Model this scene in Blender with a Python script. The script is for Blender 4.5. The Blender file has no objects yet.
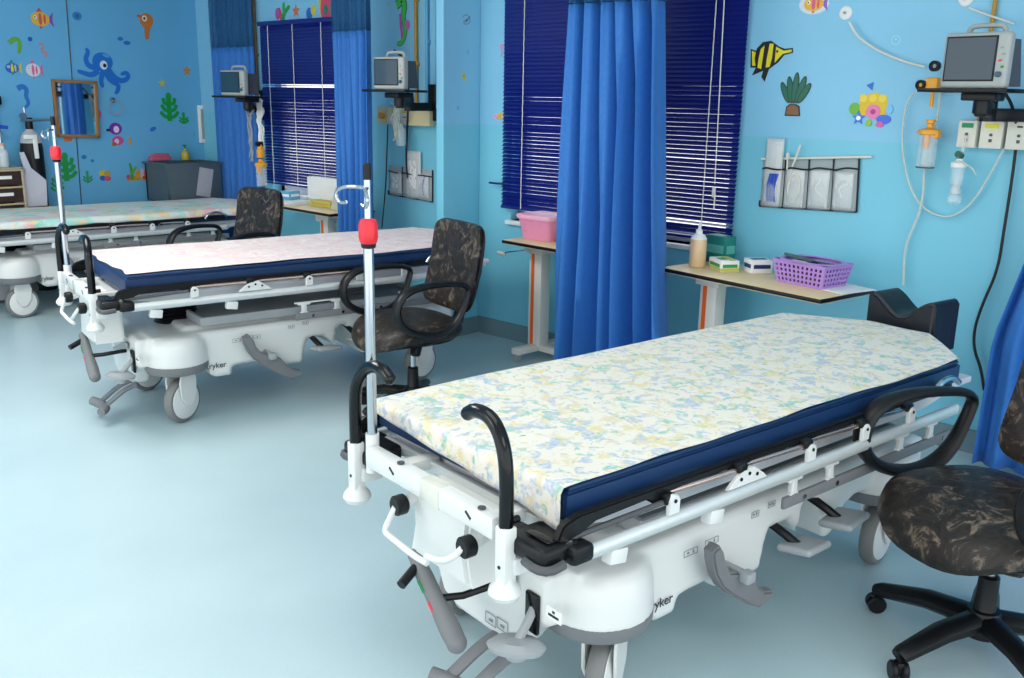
import bpy, bmesh, math, random
from mathutils import Vector, Matrix
random.seed(7)
PI = math.pi
sc = bpy.context.scene
# ------------------------------------------------------------------ camera
YAW, PITCH, ROLL, CAM_H, FPX = 0.8314, 0.251, 0.0185, 1.4243, 939.4
f_ = Vector((math.sin(YAW)*math.cos(PITCH), math.cos(YAW)*math.cos(PITCH), -math.sin(PITCH)))
r0 = Vector((math.cos(YAW), -math.sin(YAW), 0)); u0 = r0.cross(f_)
r_ = math.cos(ROLL)*r0 + math.sin(ROLL)*u0
u_ = -math.sin(ROLL)*r0 + math.cos(ROLL)*u0
cd = bpy.data.cameras.new('camera'); cam = bpy.data.objects.new('camera', cd)
sc.collection.objects.link(cam); sc.camera = cam
cam.matrix_world = Matrix(((r_.x, u_.x, -f_.x, 0), (r_.y, u_.y, -f_.y, 0), (r_.z, u_.z, -f_.z, CAM_H), (0, 0, 0, 1)))
cd.sensor_width = 36; cd.lens = FPX/1024*36; cd.clip_start = 0.05; cd.clip_end = 100
# ------------------------------------------------------------------ world, light, exposure
sc.view_settings.view_transform = 'Standard'; sc.view_settings.look = 'None'
sc.view_settings.gamma = 1; sc.view_settings.use_curve_mapping = False
sc.view_settings.exposure = 0.74
W = bpy.data.worlds.new('world'); sc.world = W; W.use_nodes = True
bg = W.node_tree.nodes['Background']; bg.inputs[0].default_value = (0.97, 0.985, 1.0, 1); bg.inputs[1].default_value = 1.25
def area(name, loc, rot, sx, sy, power, col=(1, 1, 1)):
    l = bpy.data.lights.new(name, 'AREA'); l.shape = 'RECTANGLE'; l.size = sx; l.size_y = sy; l.energy = power; l.color = col
    o = bpy.data.objects.new(name, l); sc.collection.objects.link(o); o.location = loc; o.rotation_euler = rot
    return o
# fluorescent ceiling panels, all above the picture
area('ceiling_panel_light', (1.3, 1.6, 2.42), (0, 0, 0), 1.2, 1.2, 7, (1.0, .95, .88))
area('ceiling_panel_light', (1.2, 4.2, 2.42), (0, 0, 0), 1.2, 1.2, 30, (1.0, .95, .88))
area('ceiling_panel_light', (-1.0, 3.0, 2.42), (0, 0, 0), 1.2, 1.2, 20, (1.0, .95, .88))
area('ceiling_panel_light', (0.6, -0.6, 2.42), (0, 0, 0), 1.2, 1.2, 10, (1.0, .95, .88))

WX, FY, CEIL = 4.1008, 7.22, 2.46
CAM = Vector((0, 0, CAM_H))
def ray(u, v): return r_*((u-512)/FPX) + u_*((339-v)/FPX) + f_
def onX(u, v, X=WX):
    d = ray(u, v); return CAM + d*(X/d.x)
def onY(u, v, Y=FY):
    d = ray(u, v); return CAM + d*(Y/d.y)
# ------------------------------------------------------------------ materials
MATS = {}
def srgb(c):
    if isinstance(c, str): c = tuple(int(c[i:i+2], 16)/255 for i in (0, 2, 4))
    return tuple((x/12.92 if x <= .04045 else ((x+.055)/1.055)**2.4) for x in c)
def mat(name, col, rough=.5, metal=0, spec=.5, coat=0, noise=0, nscale=20, bump=0, trans=0, alpha=1, sheen=0):
    if name in MATS: return MATS[name]
    m = bpy.data.materials.new(name); m.use_nodes = True; MATS[name] = m
    n = m.node_tree.nodes; l = m.node_tree.links; b = n['Principled BSDF']
    c = srgb(col)
    b.inputs['Base Color'].default_value = (*c, 1); b.inputs['Roughness'].default_value = rough
    b.inputs['Metallic'].default_value = metal; b.inputs['Specular IOR Level'].default_value = spec
    b.inputs['Coat Weight'].default_value = coat; b.inputs['Transmission Weight'].default_value = trans
    b.inputs['Alpha'].default_value = alpha; b.inputs['Sheen Weight'].default_value = sheen
    tc = n.new('ShaderNodeTexCoord')
    nz = n.new('ShaderNodeTexNoise'); nz.inputs['Scale'].default_value = nscale; nz.inputs['Detail'].default_value = 4
    l.new(tc.outputs['Object'], nz.inputs['Vector'])
    if noise:
        mx = n.new('ShaderNodeMix'); mx.data_type = 'RGBA'
        mx.inputs[6].default_value = (*[x*(1-noise) for x in c], 1); mx.inputs[7].default_value = (*[min(1, x*(1+noise)) for x in c], 1)
        l.new(nz.outputs['Fac'], mx.inputs[0]); l.new(mx.outputs[2], b.inputs['Base Color'])
    if bump:
        bp = n.new('ShaderNodeBump'); bp.inputs['Strength'].default_value = bump; bp.inputs['Distance'].default_value = .01
        l.new(nz.outputs['Fac'], bp.inputs['Height']); l.new(bp.outputs['Normal'], b.inputs['Normal'])
    return m
WHITE = mat('white_plastic', 'DEE0DE', .32, coat=.15, noise=.02, nscale=6)
LILAC = mat('pale_grey_shell', 'D5D5DA', .4, noise=.03, nscale=5)
ALU = mat('brushed_aluminium', 'D9DCDB', .35, metal=.45, noise=.05, nscale=40)
STEEL = mat('chrome', 'B8BEC4', .14, metal=1)
BRONZE = mat('rod_metal', 'C8AFA6', .2, metal=.9)
BLACK = mat('black_plastic', '101114', .36, noise=.1, spec=.3)
GLOSSB = mat('gloss_black', '07080D', .14, spec=.35)
DGREY = mat('dark_grey_bar', '4A4C50', .45, noise=.08)
GREY = mat('grey_rubber', '75777A', .55, noise=.06, nscale=30)
MGREY = mat('mid_grey_plastic', '9EA3A6', .5, noise=.05)
TYRE = mat('tyre_grey', '7A7B7A', .6, noise=.06)
NAVY = mat('navy_vinyl', '10335F', .42, noise=.12, nscale=9, bump=.05)
NAVY2 = mat('black_vinyl_cushion', '0D121D', .42, noise=.2, nscale=14, bump=.3)
RED = mat('red_plastic', 'E0182C', .35, coat=.2)
CREAM = mat('cream_plastic', 'E2E0D2', .45, noise=.03)
MONW = mat('monitor_casing', 'A9AFAC', .42, noise=.03)
SCREEN = mat('dark_screen', '1D3A4A', .18, noise=.15, nscale=4, coat=.3)
YEL = mat('amber_plastic', 'F2A413', .35, coat=.2)
YPIPE = mat('yellow_pipe', 'B78A2C', .5, noise=.15)
WOODT = mat('wood_laminate', 'EAD0A0', .4, noise=.06, nscale=12)
FRAMEW = mat('oak_frame', '9A6B3C', .5, noise=.2, nscale=30)
ORANGE = mat('orange_stripe', 'EE6A20', .45, noise=.03)
POWDER = mat('cream_powder_coat', 'E6E3DC', .4, noise=.03)
TAPE = mat('clear_tape', 'D8D8CC', .25, coat=.4, noise=.08, nscale=30)
GREEN = mat('green_plastic', '0E8A4A', .4)
PAPER = mat('white_paper', 'F2F2F0', .7, noise=.02)
BLUEP = mat('blue_plastic', '1F4FC0', .35)
INK = mat('printed_ink', '20242C', .6)
CLEAR = mat('clear_plastic', 'F4FAFC', .08, alpha=.28, spec=.8)
CLEAR2 = mat('milky_tube', 'D8E4DC', .3, alpha=.6)
MIRROR = mat('mirror_glass', 'DDE6EA', .03, metal=1)
GLASS = mat('window_glass', 'FFFFFF', .02, alpha=.12)
CORD = mat('cord_white', 'F0EEE2', .6)
RUBBER = mat('black_rubber', '101114', .5)

def wall_mat(name, lo, hi, dado):
    m = bpy.data.materials.new(name); m.use_nodes = True
    n = m.node_tree.nodes; l = m.node_tree.links; b = n['Principled BSDF']
    b.inputs['Roughness'].default_value = .38; b.inputs['Specular IOR Level'].default_value = .4
    g = n.new('ShaderNodeNewGeometry'); s = n.new('ShaderNodeSeparateXYZ'); l.new(g.outputs['Position'], s.inputs[0])
    gt = n.new('ShaderNodeMath'); gt.operation = 'GREATER_THAN'; gt.inputs[1].default_value = dado; l.new(s.outputs['Z'], gt.inputs[0])
    mx = n.new('ShaderNodeMix'); mx.data_type = 'RGBA'; mx.inputs[6].default_value = (*srgb(lo), 1); mx.inputs[7].default_value = (*srgb(hi), 1)
    l.new(gt.outputs[0], mx.inputs[0])
    nz = n.new('ShaderNodeTexNoise'); nz.inputs['Scale'].default_value = 2.2; nz.inputs['Detail'].default_value = 5; l.new(g.outputs['Position'], nz.inputs['Vector'])
    hs = n.new('ShaderNodeHueSaturation'); l.new(mx.outputs[2], hs.inputs['Color'])
    mr = n.new('ShaderNodeMapRange'); mr.inputs[3].default_value = .93; mr.inputs[4].default_value = 1.06; l.new(nz.outputs['Fac'], mr.inputs[0]); l.new(mr.outputs[0], hs.inputs['Value'])
    l.new(hs.outputs[0], b.inputs['Base Color'])
    n2 = n.new('ShaderNodeTexNoise'); n2.inputs['Scale'].default_value = 60; l.new(g.outputs['Position'], n2.inputs['Vector'])
    bp = n.new('ShaderNodeBump'); bp.inputs['Strength'].default_value = .12; bp.inputs['Distance'].default_value = .004; l.new(n2.outputs['Fac'], bp.inputs['Height']); l.new(bp.outputs[0], b.inputs['Normal'])
    return m
WALL = wall_mat('cyan_wall_paint', '7CCBE2', '8ACBEA', 1.27)
WALLF = wall_mat('blue_partition_paint', '6AB6E2', '6AB6E2', 1.27)
CEILM = mat('ceiling_white', 'E8ECEC', .8, noise=.02)

def floor_mat():
    m = bpy.data.materials.new('vinyl_floor'); m.use_nodes = True
    n = m.node_tree.nodes; l = m.node_tree.links; b = n['Principled BSDF']
    g = n.new('ShaderNodeNewGeometry')
    a = n.new('ShaderNodeTexNoise'); a.inputs['Scale'].default_value = 1.3; a.inputs['Detail'].default_value = 6; l.new(g.outputs['Position'], a.inputs['Vector'])
    c = n.new('ShaderNodeTexNoise'); c.inputs['Scale'].default_value = 160; c.inputs['Detail'].default_value = 2; l.new(g.outputs['Position'], c.inputs['Vector'])
    ad = n.new('ShaderNodeMath'); ad.operation = 'MULTIPLY_ADD'; ad.inputs[1].default_value = .35; l.new(c.outputs['Fac'], ad.inputs[0]); l.new(a.outputs['Fac'], ad.inputs[2])
    r = n.new('ShaderNodeValToRGB'); r.color_ramp.elements[0].position = .4; r.color_ramp.elements[1].position = .9
    r.color_ramp.elements[0].color = (*srgb('ABC3CA'), 1); r.color_ramp.elements[1].color = (*srgb('BCD2D8'), 1)
    l.new(ad.outputs[0], r.inputs[0]); l.new(r.outputs[0], b.inputs['Base Color'])
    b.inputs['Roughness'].default_value = .33; b.inputs['Specular IOR Level'].default_value = .45
    w = n.new('ShaderNodeTexNoise'); w.inputs['Scale'].default_value = 6; l.new(g.outputs['Position'], w.inputs['Vector'])
    bp = n.new('ShaderNodeBump'); bp.inputs['Strength'].default_value = .05; bp.inputs['Distance'].default_value = .01; l.new(w.outputs['Fac'], bp.inputs['Height']); l.new(bp.outputs[0], b.inputs['Normal'])
    return m
FLOOR = floor_mat()

def sheet_mat(name, base, spots, scale, cover, ink=None, soft=.06):
    """printed cotton: warped blobs of several pastel inks on a base cloth"""
    m = bpy.data.materials.new(name); m.use_nodes = True
    n = m.node_tree.nodes; l = m.node_tree.links; b = n['Principled BSDF']
    b.inputs['Roughness'].default_value = .8; b.inputs['Sheen Weight'].default_value = .1
    tc = n.new('ShaderNodeTexCoord')
    cur = n.new('ShaderNodeRGB'); cur.outputs[0].default_value = (*srgb(base), 1); out = cur.outputs[0]
    for i, c in enumerate(spots):
        mp = n.new('ShaderNodeMapping'); mp.inputs['Location'].default_value = (i*7.3, i*3.1, i*1.7); mp.inputs['Rotation'].default_value = (0, 0, i*.9)
        l.new(tc.outputs['Object'], mp.inputs[0])
        nz = n.new('ShaderNodeTexNoise'); nz.inputs['Scale'].default_value = scale*(1+.15*i); nz.inputs['Detail'].default_value = 3; nz.inputs['Distortion'].default_value = .7
        l.new(mp.outputs[0], nz.inputs['Vector'])
        mr = n.new('ShaderNodeMapRange'); mr.inputs[1].default_value = cover; mr.inputs[2].default_value = cover+soft; l.new(nz.outputs['Fac'], mr.inputs[0])
        n2 = n.new('ShaderNodeTexNoise'); n2.inputs['Scale'].default_value = scale*5; n2.inputs['Detail'].default_value = 2; l.new(mp.outputs[0], n2.inputs['Vector'])
        m2 = n.new('ShaderNodeMapRange'); m2.inputs[1].default_value = .35; m2.inputs[2].default_value = .55; m2.inputs[3].default_value = .25; l.new(n2.outputs['Fac'], m2.inputs[0])
        mu = n.new('ShaderNodeMath'); mu.operation = 'MULTIPLY'; l.new(mr.outputs[0], mu.inputs[0]); l.new(m2.outputs[0], mu.inputs[1])
        mx = n.new('ShaderNodeMix'); mx.data_type = 'RGBA'; mx.inputs[7].default_value = (*srgb(c), 1)
        l.new(mu.outputs[0], mx.inputs[0]); l.new(out, mx.inputs[6]); out = mx.outputs[2]
    if ink:
        nz = n.new('ShaderNodeTexNoise'); nz.inputs['Scale'].default_value = scale*2.6; nz.inputs['Detail'].default_value = 3; nz.inputs['Distortion'].default_value = 2
        l.new(tc.outputs['Object'], nz.inputs['Vector'])
        mr = n.new('ShaderNodeMapRange'); mr.inputs[1].default_value = .70; mr.inputs[2].default_value = .73; mr.inputs[4].default_value = .7; l.new(nz.outputs['Fac'], mr.inputs[0])
        mx = n.new('ShaderNodeMix'); mx.data_type = 'RGBA'; mx.inputs[7].default_value = (*srgb(ink), 1)
        l.new(mr.outputs[0], mx.inputs[0]); l.new(out, mx.inputs[6]); out = mx.outputs[2]
    l.new(out, b.inputs['Base Color'])
    w = n.new('ShaderNodeTexNoise'); w.inputs['Scale'].default_value = 5; w.inputs['Detail'].default_value = 4; l.new(tc.outputs['Object'], w.inputs['Vector'])
    bp = n.new('ShaderNodeBump'); bp.inputs['Strength'].default_value = .25; bp.inputs['Distance'].default_value = .02; l.new(w.outputs['Fac'], bp.inputs['Height']); l.new(bp.outputs[0], b.inputs['Normal'])
    return m
SHEET1 = sheet_mat('pastel_print_cotton', 'E4DFD3', ['AABBD0', 'DCD09C', '93C2B6', 'B4BECF', 'D9CDB0'], 17, .575, '5C6258')
SHEET2 = sheet_mat('pale_pink_cotton', 'E6D6D4', ['E0C6C8', 'ECE4E2', 'E2C4C8'], 14, .55)
SHEET3 = sheet_mat('mint_and_pink_cotton', 'DDE5E0', ['86D9C4', 'F4B9BC', 'A8E4D8', 'F3D9A6'], 5, .54)

def chair_mat():
    m = bpy.data.materials.new('brown_pattern_fabric'); m.use_nodes = True
    n = m.node_tree.nodes; l = m.node_tree.links; b = n['Principled BSDF']
    b.inputs['Roughness'].default_value = .45; b.inputs['Specular IOR Level'].default_value = .35
    tc = n.new('ShaderNodeTexCoord')
    nz = n.new('ShaderNodeTexNoise'); nz.inputs['Scale'].default_value = 15; nz.inputs['Detail'].default_value = 9; nz.inputs['Roughness'].default_value = .7; nz.inputs['Distortion'].default_value = 1.4
    l.new(tc.outputs['Object'], nz.inputs['Vector'])
    r = n.new('ShaderNodeValToRGB'); e = r.color_ramp.elements
    e[0].position = .38; e[0].color = (*srgb('131110'), 1); e[1].position = .66; e[1].color = (*srgb('75675A'), 1)
    k = e.new(.54); k.color = (*srgb('2A2521'), 1)
    l.new(nz.outputs['Fac'], r.inputs[0]); l.new(r.outputs[0], b.inputs['Base Color'])
    return m
CHAIRF = chair_mat()
CURT = mat('blue_curtain_cloth', '2F76C6', .7, noise=.14, nscale=40, bump=.1, sheen=.05)
SLAT = mat('navy_blind_slat', '0C1C78', .32, noise=.06, coat=.2)
def net_mat():
    m = bpy.data.materials.new('curtain_netting'); m.use_nodes = True
    n = m.node_tree.nodes; l = m.node_tree.links; b = n['Principled BSDF']
    b.inputs['Base Color'].default_value = (*srgb('1F5E92'), 1); b.inputs['Roughness'].default_value = .8
    g = n.new('ShaderNodeNewGeometry'); ck = n.new('ShaderNodeTexNoise'); ck.inputs['Scale'].default_value = 300
    l.new(g.outputs['Position'], ck.inputs['Vector'])
    mr = n.new('ShaderNodeMapRange'); mr.inputs[1].default_value = .40; mr.inputs[2].default_value = .50; l.new(ck.outputs['Fac'], mr.inputs[0])
    l.new(mr.outputs[0], b.inputs['Alpha'])
    return m
NET = net_mat()

# ------------------------------------------------------------------ mesh helpers
class MB:
    def __init__(s): s.bm = bmesh.new(); s.mi = 0
    def _tag(s, n0):
        s.bm.faces.ensure_lookup_table()
        for f in s.bm.faces[n0:]: f.material_index = s.mi
    def merge(s, b2, M=None):
        me = bpy.data.meshes.new('tmp'); 
        if M is not None: bmesh.ops.transform(b2, matrix=M, verts=b2.verts)
        b2.to_mesh(me); b2.free(); n0 = len(s.bm.faces); s.bm.from_mesh(me); bpy.data.meshes.remove(me); s._tag(n0); return s
    def box(s, c, d, bev=0, rot=None, seg=2):
        b = bmesh.new(); bmesh.ops.create_cube(b, size=1)
        bmesh.ops.scale(b, vec=d, verts=b.verts)
        if bev: bmesh.ops.bevel(b, geom=b.edges[:], offset=bev, segments=seg, profile=.5, affect='EDGES')
        M = Matrix.Translation(c)
        if rot: M = M @ rot
        return s.merge(b, M)
    def cyl(s, p0, p1, r0, r1=None, seg=20, bev=0):
        p0 = Vector(p0); p1 = Vector(p1); r1 = r0 if r1 is None else r1
        b = bmesh.new(); h = (p1-p0).length
        bmesh.ops.create_cone(b, cap_ends=True, segments=seg, radius1=r0, radius2=r1, depth=h)
        if bev: bmesh.ops.bevel(b, geom=[e for e in b.edges if len(e.link_faces) == 2 and any(len(f.verts) > 4 for f in e.link_faces)], offset=bev, segments=3, affect='EDGES')
        q = (p1-p0).to_track_quat('Z', 'Y').to_matrix().to_4x4()
        return s.merge(b, Matrix.Translation((p0+p1)/2) @ q)
    def ball(s, c, r, sc_=(1, 1, 1), rot=None, seg=18):
        b = bmesh.new(); bmesh.ops.create_uvsphere(b, u_segments=seg, v_segments=seg//2+2, radius=r)
        M = Matrix.Translation(c)
        if rot: M = M @ rot
        return s.merge(b, M @ Matrix.Diagonal((*sc_, 1)))
    def tube(s, pts, r, seg=10, smooth=0, flat=None, closed=False):
        """sweep; r a float or list; flat=(a,b) scales the section along world-ish side / up"""
        P = [Vector(p) for p in pts]
        R = [r]*len(P) if not isinstance(r, (list, tuple)) else list(r)
        for _ in range(smooth):
            Q = []; S = []; n = len(P); rng = range(n if closed else n-1)
            if not closed: Q.append(P[0]); S.append(R[0])
            for i in rng:
                a, b_ = P[i], P[(i+1) % n]; ra, rb = R[i], R[(i+1) % n]
                Q += [a*.75+b_*.25, a*.25+b_*.75]; S += [ra*.75+rb*.25, ra*.25+rb*.75]
            if not closed: Q.append(P[-1]); S.append(R[-1])
            P, R = Q, S
        b = bmesh.new(); rings = []; n = len(P)
        def tang(i):
            a = P[(i-1) % n] if (closed or i > 0) else P[i]; c = P[(i+1) % n] if (closed or i < n-1) else P[i]
            return (c-a).normalized()
        t = tang(0); up = Vector((0, 0, 1)) if abs(t.z) < .9 else Vector((1, 0, 0))
        nrm = (up - t*up.dot(t)).normalized()
        for i in range(n):
            t = tang(i); nrm = (nrm - t*nrm.dot(t)).normalized(); bi = t.cross(nrm)
            fa, fb = flat if flat else (1, 1)
            rings.append([b.verts.new(P[i] + nrm*math.cos(2*PI*k/seg)*R[i]*fa + bi*math.sin(2*PI*k/seg)*R[i]*fb) for k in range(seg)])
        for i in range(n if closed else n-1):
            A = rings[i]; B = rings[(i+1) % n]
            for k in range(seg): b.faces.new((A[k], A[(k+1) % seg], B[(k+1) % seg], B[k]))
        if not closed:
            b.faces.new(rings[0][::-1]); b.faces.new(rings[-1])
        bmesh.ops.recalc_face_normals(b, faces=b.faces)
        return s.merge(b)
    def lathe(s, prof, c=(0, 0, 0), axis=(0, 0, 1), seg=28, sxy=(1, 1)):
        b = bmesh.new(); rings = []
        for (r, z) in prof:
            if r < 1e-5: rings.append([b.verts.new((0, 0, z))])
            else: rings.append([b.verts.new((r*math.cos(2*PI*k/seg)*sxy[0], r*math.sin(2*PI*k/seg)*sxy[1], z)) for k in range(seg)])
        for A, B in zip(rings, rings[1:]):
            for k in range(seg):
                a0, a1 = A[k % len(A)], A[(k+1) % len(A)]; b0, b1 = B[k % len(B)], B[(k+1) % len(B)]
                vs = []
                for v in (a0, a1, b1, b0):
                    if v not in vs: vs.append(v)
                if len(vs) > 2: b.faces.new(vs)
        if len(rings[0]) > 1: b.faces.new(rings[0][::-1])
        if len(rings[-1]) > 1: b.faces.new(rings[-1])
        bmesh.ops.recalc_face_normals(b, faces=b.faces)
        q = Vector(axis).to_track_quat('Z', 'Y').to_matrix().to_4x4()
        return s.merge(b, Matrix.Translation(c) @ q)
    def prism(s, poly, fn, t0, t1, bev=0, seg=2):
        """poly 2D; fn(a,b,t)->3D"""
        b = bmesh.new(); n = len(poly)
        A = [b.verts.new(fn(x, y, t0)) for x, y in poly]; B = [b.verts.new(fn(x, y, t1)) for x, y in poly]
        f1 = b.faces.new(A[::-1]); f2 = b.faces.new(B)
        for i in range(n): b.faces.new((A[i], A[(i+1) % n], B[(i+1) % n], B[i]))
        bmesh.ops.recalc_face_normals(b, faces=b.faces)
        if bev: bmesh.ops.bevel(b, geom=list({e for f in (f1, f2) for e in f.edges}), offset=bev, segments=seg, affect='EDGES')
        bmesh.ops.triangulate(b, faces=[f for f in b.faces if len(f.verts) > 4])
        return s.merge(b)
    def build(s, name, mats, parent=None, smooth=True, angle=40, loc=None):
        me = bpy.data.meshes.new(name); s.bm.to_mesh(me); s.bm.free()
        for m in (mats if isinstance(mats, (list, tuple)) else [mats]): me.materials.append(m)
        if smooth:
            me.polygons.foreach_set('use_smooth', [True]*len(me.polygons))
            me.set_sharp_from_angle(angle=math.radians(angle))
        o = bpy.data.objects.new(name, me); sc.collection.objects.link(o)
        if parent: o.parent = parent
        if loc: o.location = loc
        return o
def tag(o, label=None, cat=None, group=None, kind=None):
    if label: o['label'] = label
    if cat: o['category'] = cat
    if group: o['group'] = group
    if kind: o['kind'] = kind
    return o
def thing(name, label, cat, loc=(0, 0, 0), rz=0, group=None):
    o = bpy.data.objects.new(name, None); sc.collection.objects.link(o); o.empty_display_size = .1
    o.location = loc; o.rotation_euler = (0, 0, rz); return tag(o, label, cat, group)
def RX(a): return Matrix.Rotation(a, 4, 'X')
def RY(a): return Matrix.Rotation(a, 4, 'Y')
def RZ(a): return Matrix.Rotation(a, 4, 'Z')
def struct(name, m, mt): return tag(m.build(name, mt, smooth=False), kind='structure')
def text_mesh(name, s, size, m, parent, M, ext=.0006):
    c = bpy.data.curves.new('tmp', 'FONT'); c.body = s; c.size = size; c.extrude = ext; c.align_x = 'CENTER'; c.align_y = 'CENTER'
    t = bpy.data.objects.new('tmp', c); sc.collection.objects.link(t)
    me = bpy.data.meshes.new_from_object(t.evaluated_get(bpy.context.evaluated_depsgraph_get()))
    bpy.data.objects.remove(t); bpy.data.curves.remove(c)
    me.name = name; me.materials.clear(); me.materials.append(m); me.transform(M)
    o = bpy.data.objects.new(name, me); sc.collection.objects.link(o); o.parent = parent; return o

# ------------------------------------------------------------------ room
YC = 4.03           # far side corner of wall nib / pilaster
m = MB(); m.box((1.0, 2.6, -.05), (7.2, 9.8, .1)); struct('floor', m, FLOOR)
m = MB(); m.box((1.0, 2.6, CEIL+.05), (7.2, 9.8, .1)); struct('ceiling', m, CEILM)
WIN = [(2.33, 3.02, .72, 1.98), (3.10, 3.77, .725, 1.98), (5.40, 6.24, .70, 1.91)]   # y0,y1,z0,z1 openings
def wall_right():
    m = MB(); ys = [-2.3]; T = .16
    def bx(y0, y1, z0, z1): m.box((WX+T/2, (y0+y1)/2, (z0+z1)/2), (T, y1-y0, z1-z0))
    y = -2.3
    for (a, b, z0, z1) in WIN:
        bx(y, a, 0, CEIL); bx(a, b, 0, z0); bx(a, b, z1, CEIL); y = b
    bx(y, FY+.1, 0, CEIL)
    return struct('wall_right', m, WALL)
wall_right()
m = MB(); m.box((0.8, FY+.05, CEIL/2), (6.6, .1, CEIL)); struct('wall_far', m, WALLF)
m = MB(); m.box(((WX+3.80)/2, YC+.03, CEIL/2), (WX-3.80, .06, CEIL), bev=.006); struct('wall_pilaster', m, WALL)
# groove between the two partition leaves
p = onY(66, 0); q = onY(84, 240)
m = MB(); m.tube([(p.x, FY-.003, CEIL), (p.x, FY-.003, p.z), (q.x, FY-.003, q.z), (q.x, FY-.003, .1)], .004, seg=6); struct('trim_1', m, DGREY)
SKIRT = mat('grey_blue_skirting', '6F8C96', .5, noise=.05)
m = MB(); m.box((WX-.008, (-2.3+YC)/2, .05), (.016, YC+2.3, .10)); struct('baseboard_right', m, SKIRT)
m = MB(); m.box((3.95, YC-.008, .05), (.30, .016, .10)); m.box((3.792, YC+.03, .05), (.016, .076, .10)); struct('baseboard_pilaster', m, SKIRT)
m = MB(); m.box((WX-.008, (YC+.06+FY)/2, .05), (.016, FY-YC-.06, .10)); struct('baseboard_right_rear', m, SKIRT)
m = MB(); m.box((.8, FY-.008, .05), (6.5, .016, .10)); struct('baseboard_far', m, SKIRT)
FRAMEM = mat('white_window_frame', 'E9EEF0', .4)
for i, (a, b, z0, z1) in enumerate(WIN):
    m = MB(); t = .05
    for (c, d) in (((a+t/2, (z0+z1)/2), (t, z1-z0)), ((b-t/2, (z0+z1)/2), (t, z1-z0)), (((a+b)/2, z0+t/2), (b-a, t)), (((a+b)/2, z1-t/2), (b-a, t)), (((a+b)/2, z0+(z1-z0)*.6), (b-a, .035))):
        m.box((WX+.10, c[0], c[1]), (.05, d[0], d[1]), bev=.004)
    w = struct('window_%d' % (i+1), m, FRAMEM)
    m = MB(); m.box((WX+.10, (a+b)/2, (z0+z1)/2), (.006, b-a-.06, z1-z0-.06)); m.build('pane', GLASS, w, smooth=False)
    m = MB(); m.box((WX+.05, (a+b)/2, z0-.012), (.16, b-a+.04, .024), bev=.004); m.build('window_sill', FRAMEM, w)

# ------------------------------------------------------------------ blinds
def blind(label, y0, y1, ztop, zbot, zopen, openang, cords, seed, xoff=-.035, sag=0, brk=()):
    rnd = random.Random(seed)
    t = thing('venetian_blind', label, 'window blind', (WX+xoff, (y0+y1)/2, zbot), 0, None)
    cy = (y0+y1)/2; w = y1-y0
    m = MB(); m.box((0, 0, ztop-zbot-.015), (.045, w, .03), bev=.004); m.build('headrail', SLAT, t)
    m = MB(); pitch = .0215; n = int((ztop-zbot-.04)/pitch)
    for i in range(n):
        z = ztop-zbot-.04 - i*pitch
        zz = z+zbot
        k = 0 if zz > zopen else min(1, (zopen-zz)/.65)
        a = math.radians(74) - k*math.radians(openang) + rnd.uniform(-.03, .03)
        if i in brk: a = math.radians(20)
        hw = .0125
        b = bmesh.new(); ca, sa = math.cos(a), math.sin(a)
        vs = []
        for yy in (-w/2, w/2):
            for s_ in (-1, -.4, .4, 1):
                bow = .002*(1-s_*s_)
                dz = rnd.uniform(-.001, .001)
                vs.append(b.verts.new((s_*hw*ca + bow*sa, yy, z + s_*hw*sa*1.0 - bow*ca + dz + (sag*(yy/w) if sag else 0))))
        for j in range(3): b.faces.new((vs[j], vs[j+1], vs[j+5], vs[j+4]))
        m.merge(b)
    m.build('slats', SLAT, t, smooth=True)
    m = MB(); m.box((0, 0, .008), (.022, w, .014), bev=.003); m.build('bottom_rail', SLAT, t)
    for c in cords:
        m = MB()
        z = 0.0
        N = int((ztop-zbot-.02)/.012)
        for i in range(N):
            zz = .01+i*.012
            m.cyl((-.0165+.001*math.sin(i*1.3), w*c-w/2, zz), (-.0165+.001*math.sin(i*1.3+1.3), w*c-w/2, zz+.0115), .0026, seg=6)
        m.build('ladder_cord', CORD, t)
    return t
bl1 = blind('navy blue venetian blind left of the big blue curtain, hanging above the pink tub', 3.06, 3.81, 2.02, .795, 1.80, 25, (.78,), 1)
bl2 = blind('navy blue venetian blind right of the big blue curtain, nearest the black and yellow fish', 2.28, 3.02, 2.02, .76, 1.78, 28, (.22,), 2, brk=(53,))
m = MB(); m.cyl((-.022, -.27, .28), (-.022, -.25, 1.2), .003, seg=6); m.box((-.026, -.27, .24), (.016, .014, .05), bev=.004)
m.cyl((-.022, -.275, .24), (-.022, -.275, .16), .004, seg=6); m.build('tilt_wand', CORD, bl2)
bl3 = blind('navy blue venetian blind on the farthest window, behind the farthest swivel chair', 5.37, 6.27, 1.93, .765, 1.66, 31, (.15, .52, .86), 3, brk=(19,))

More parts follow.
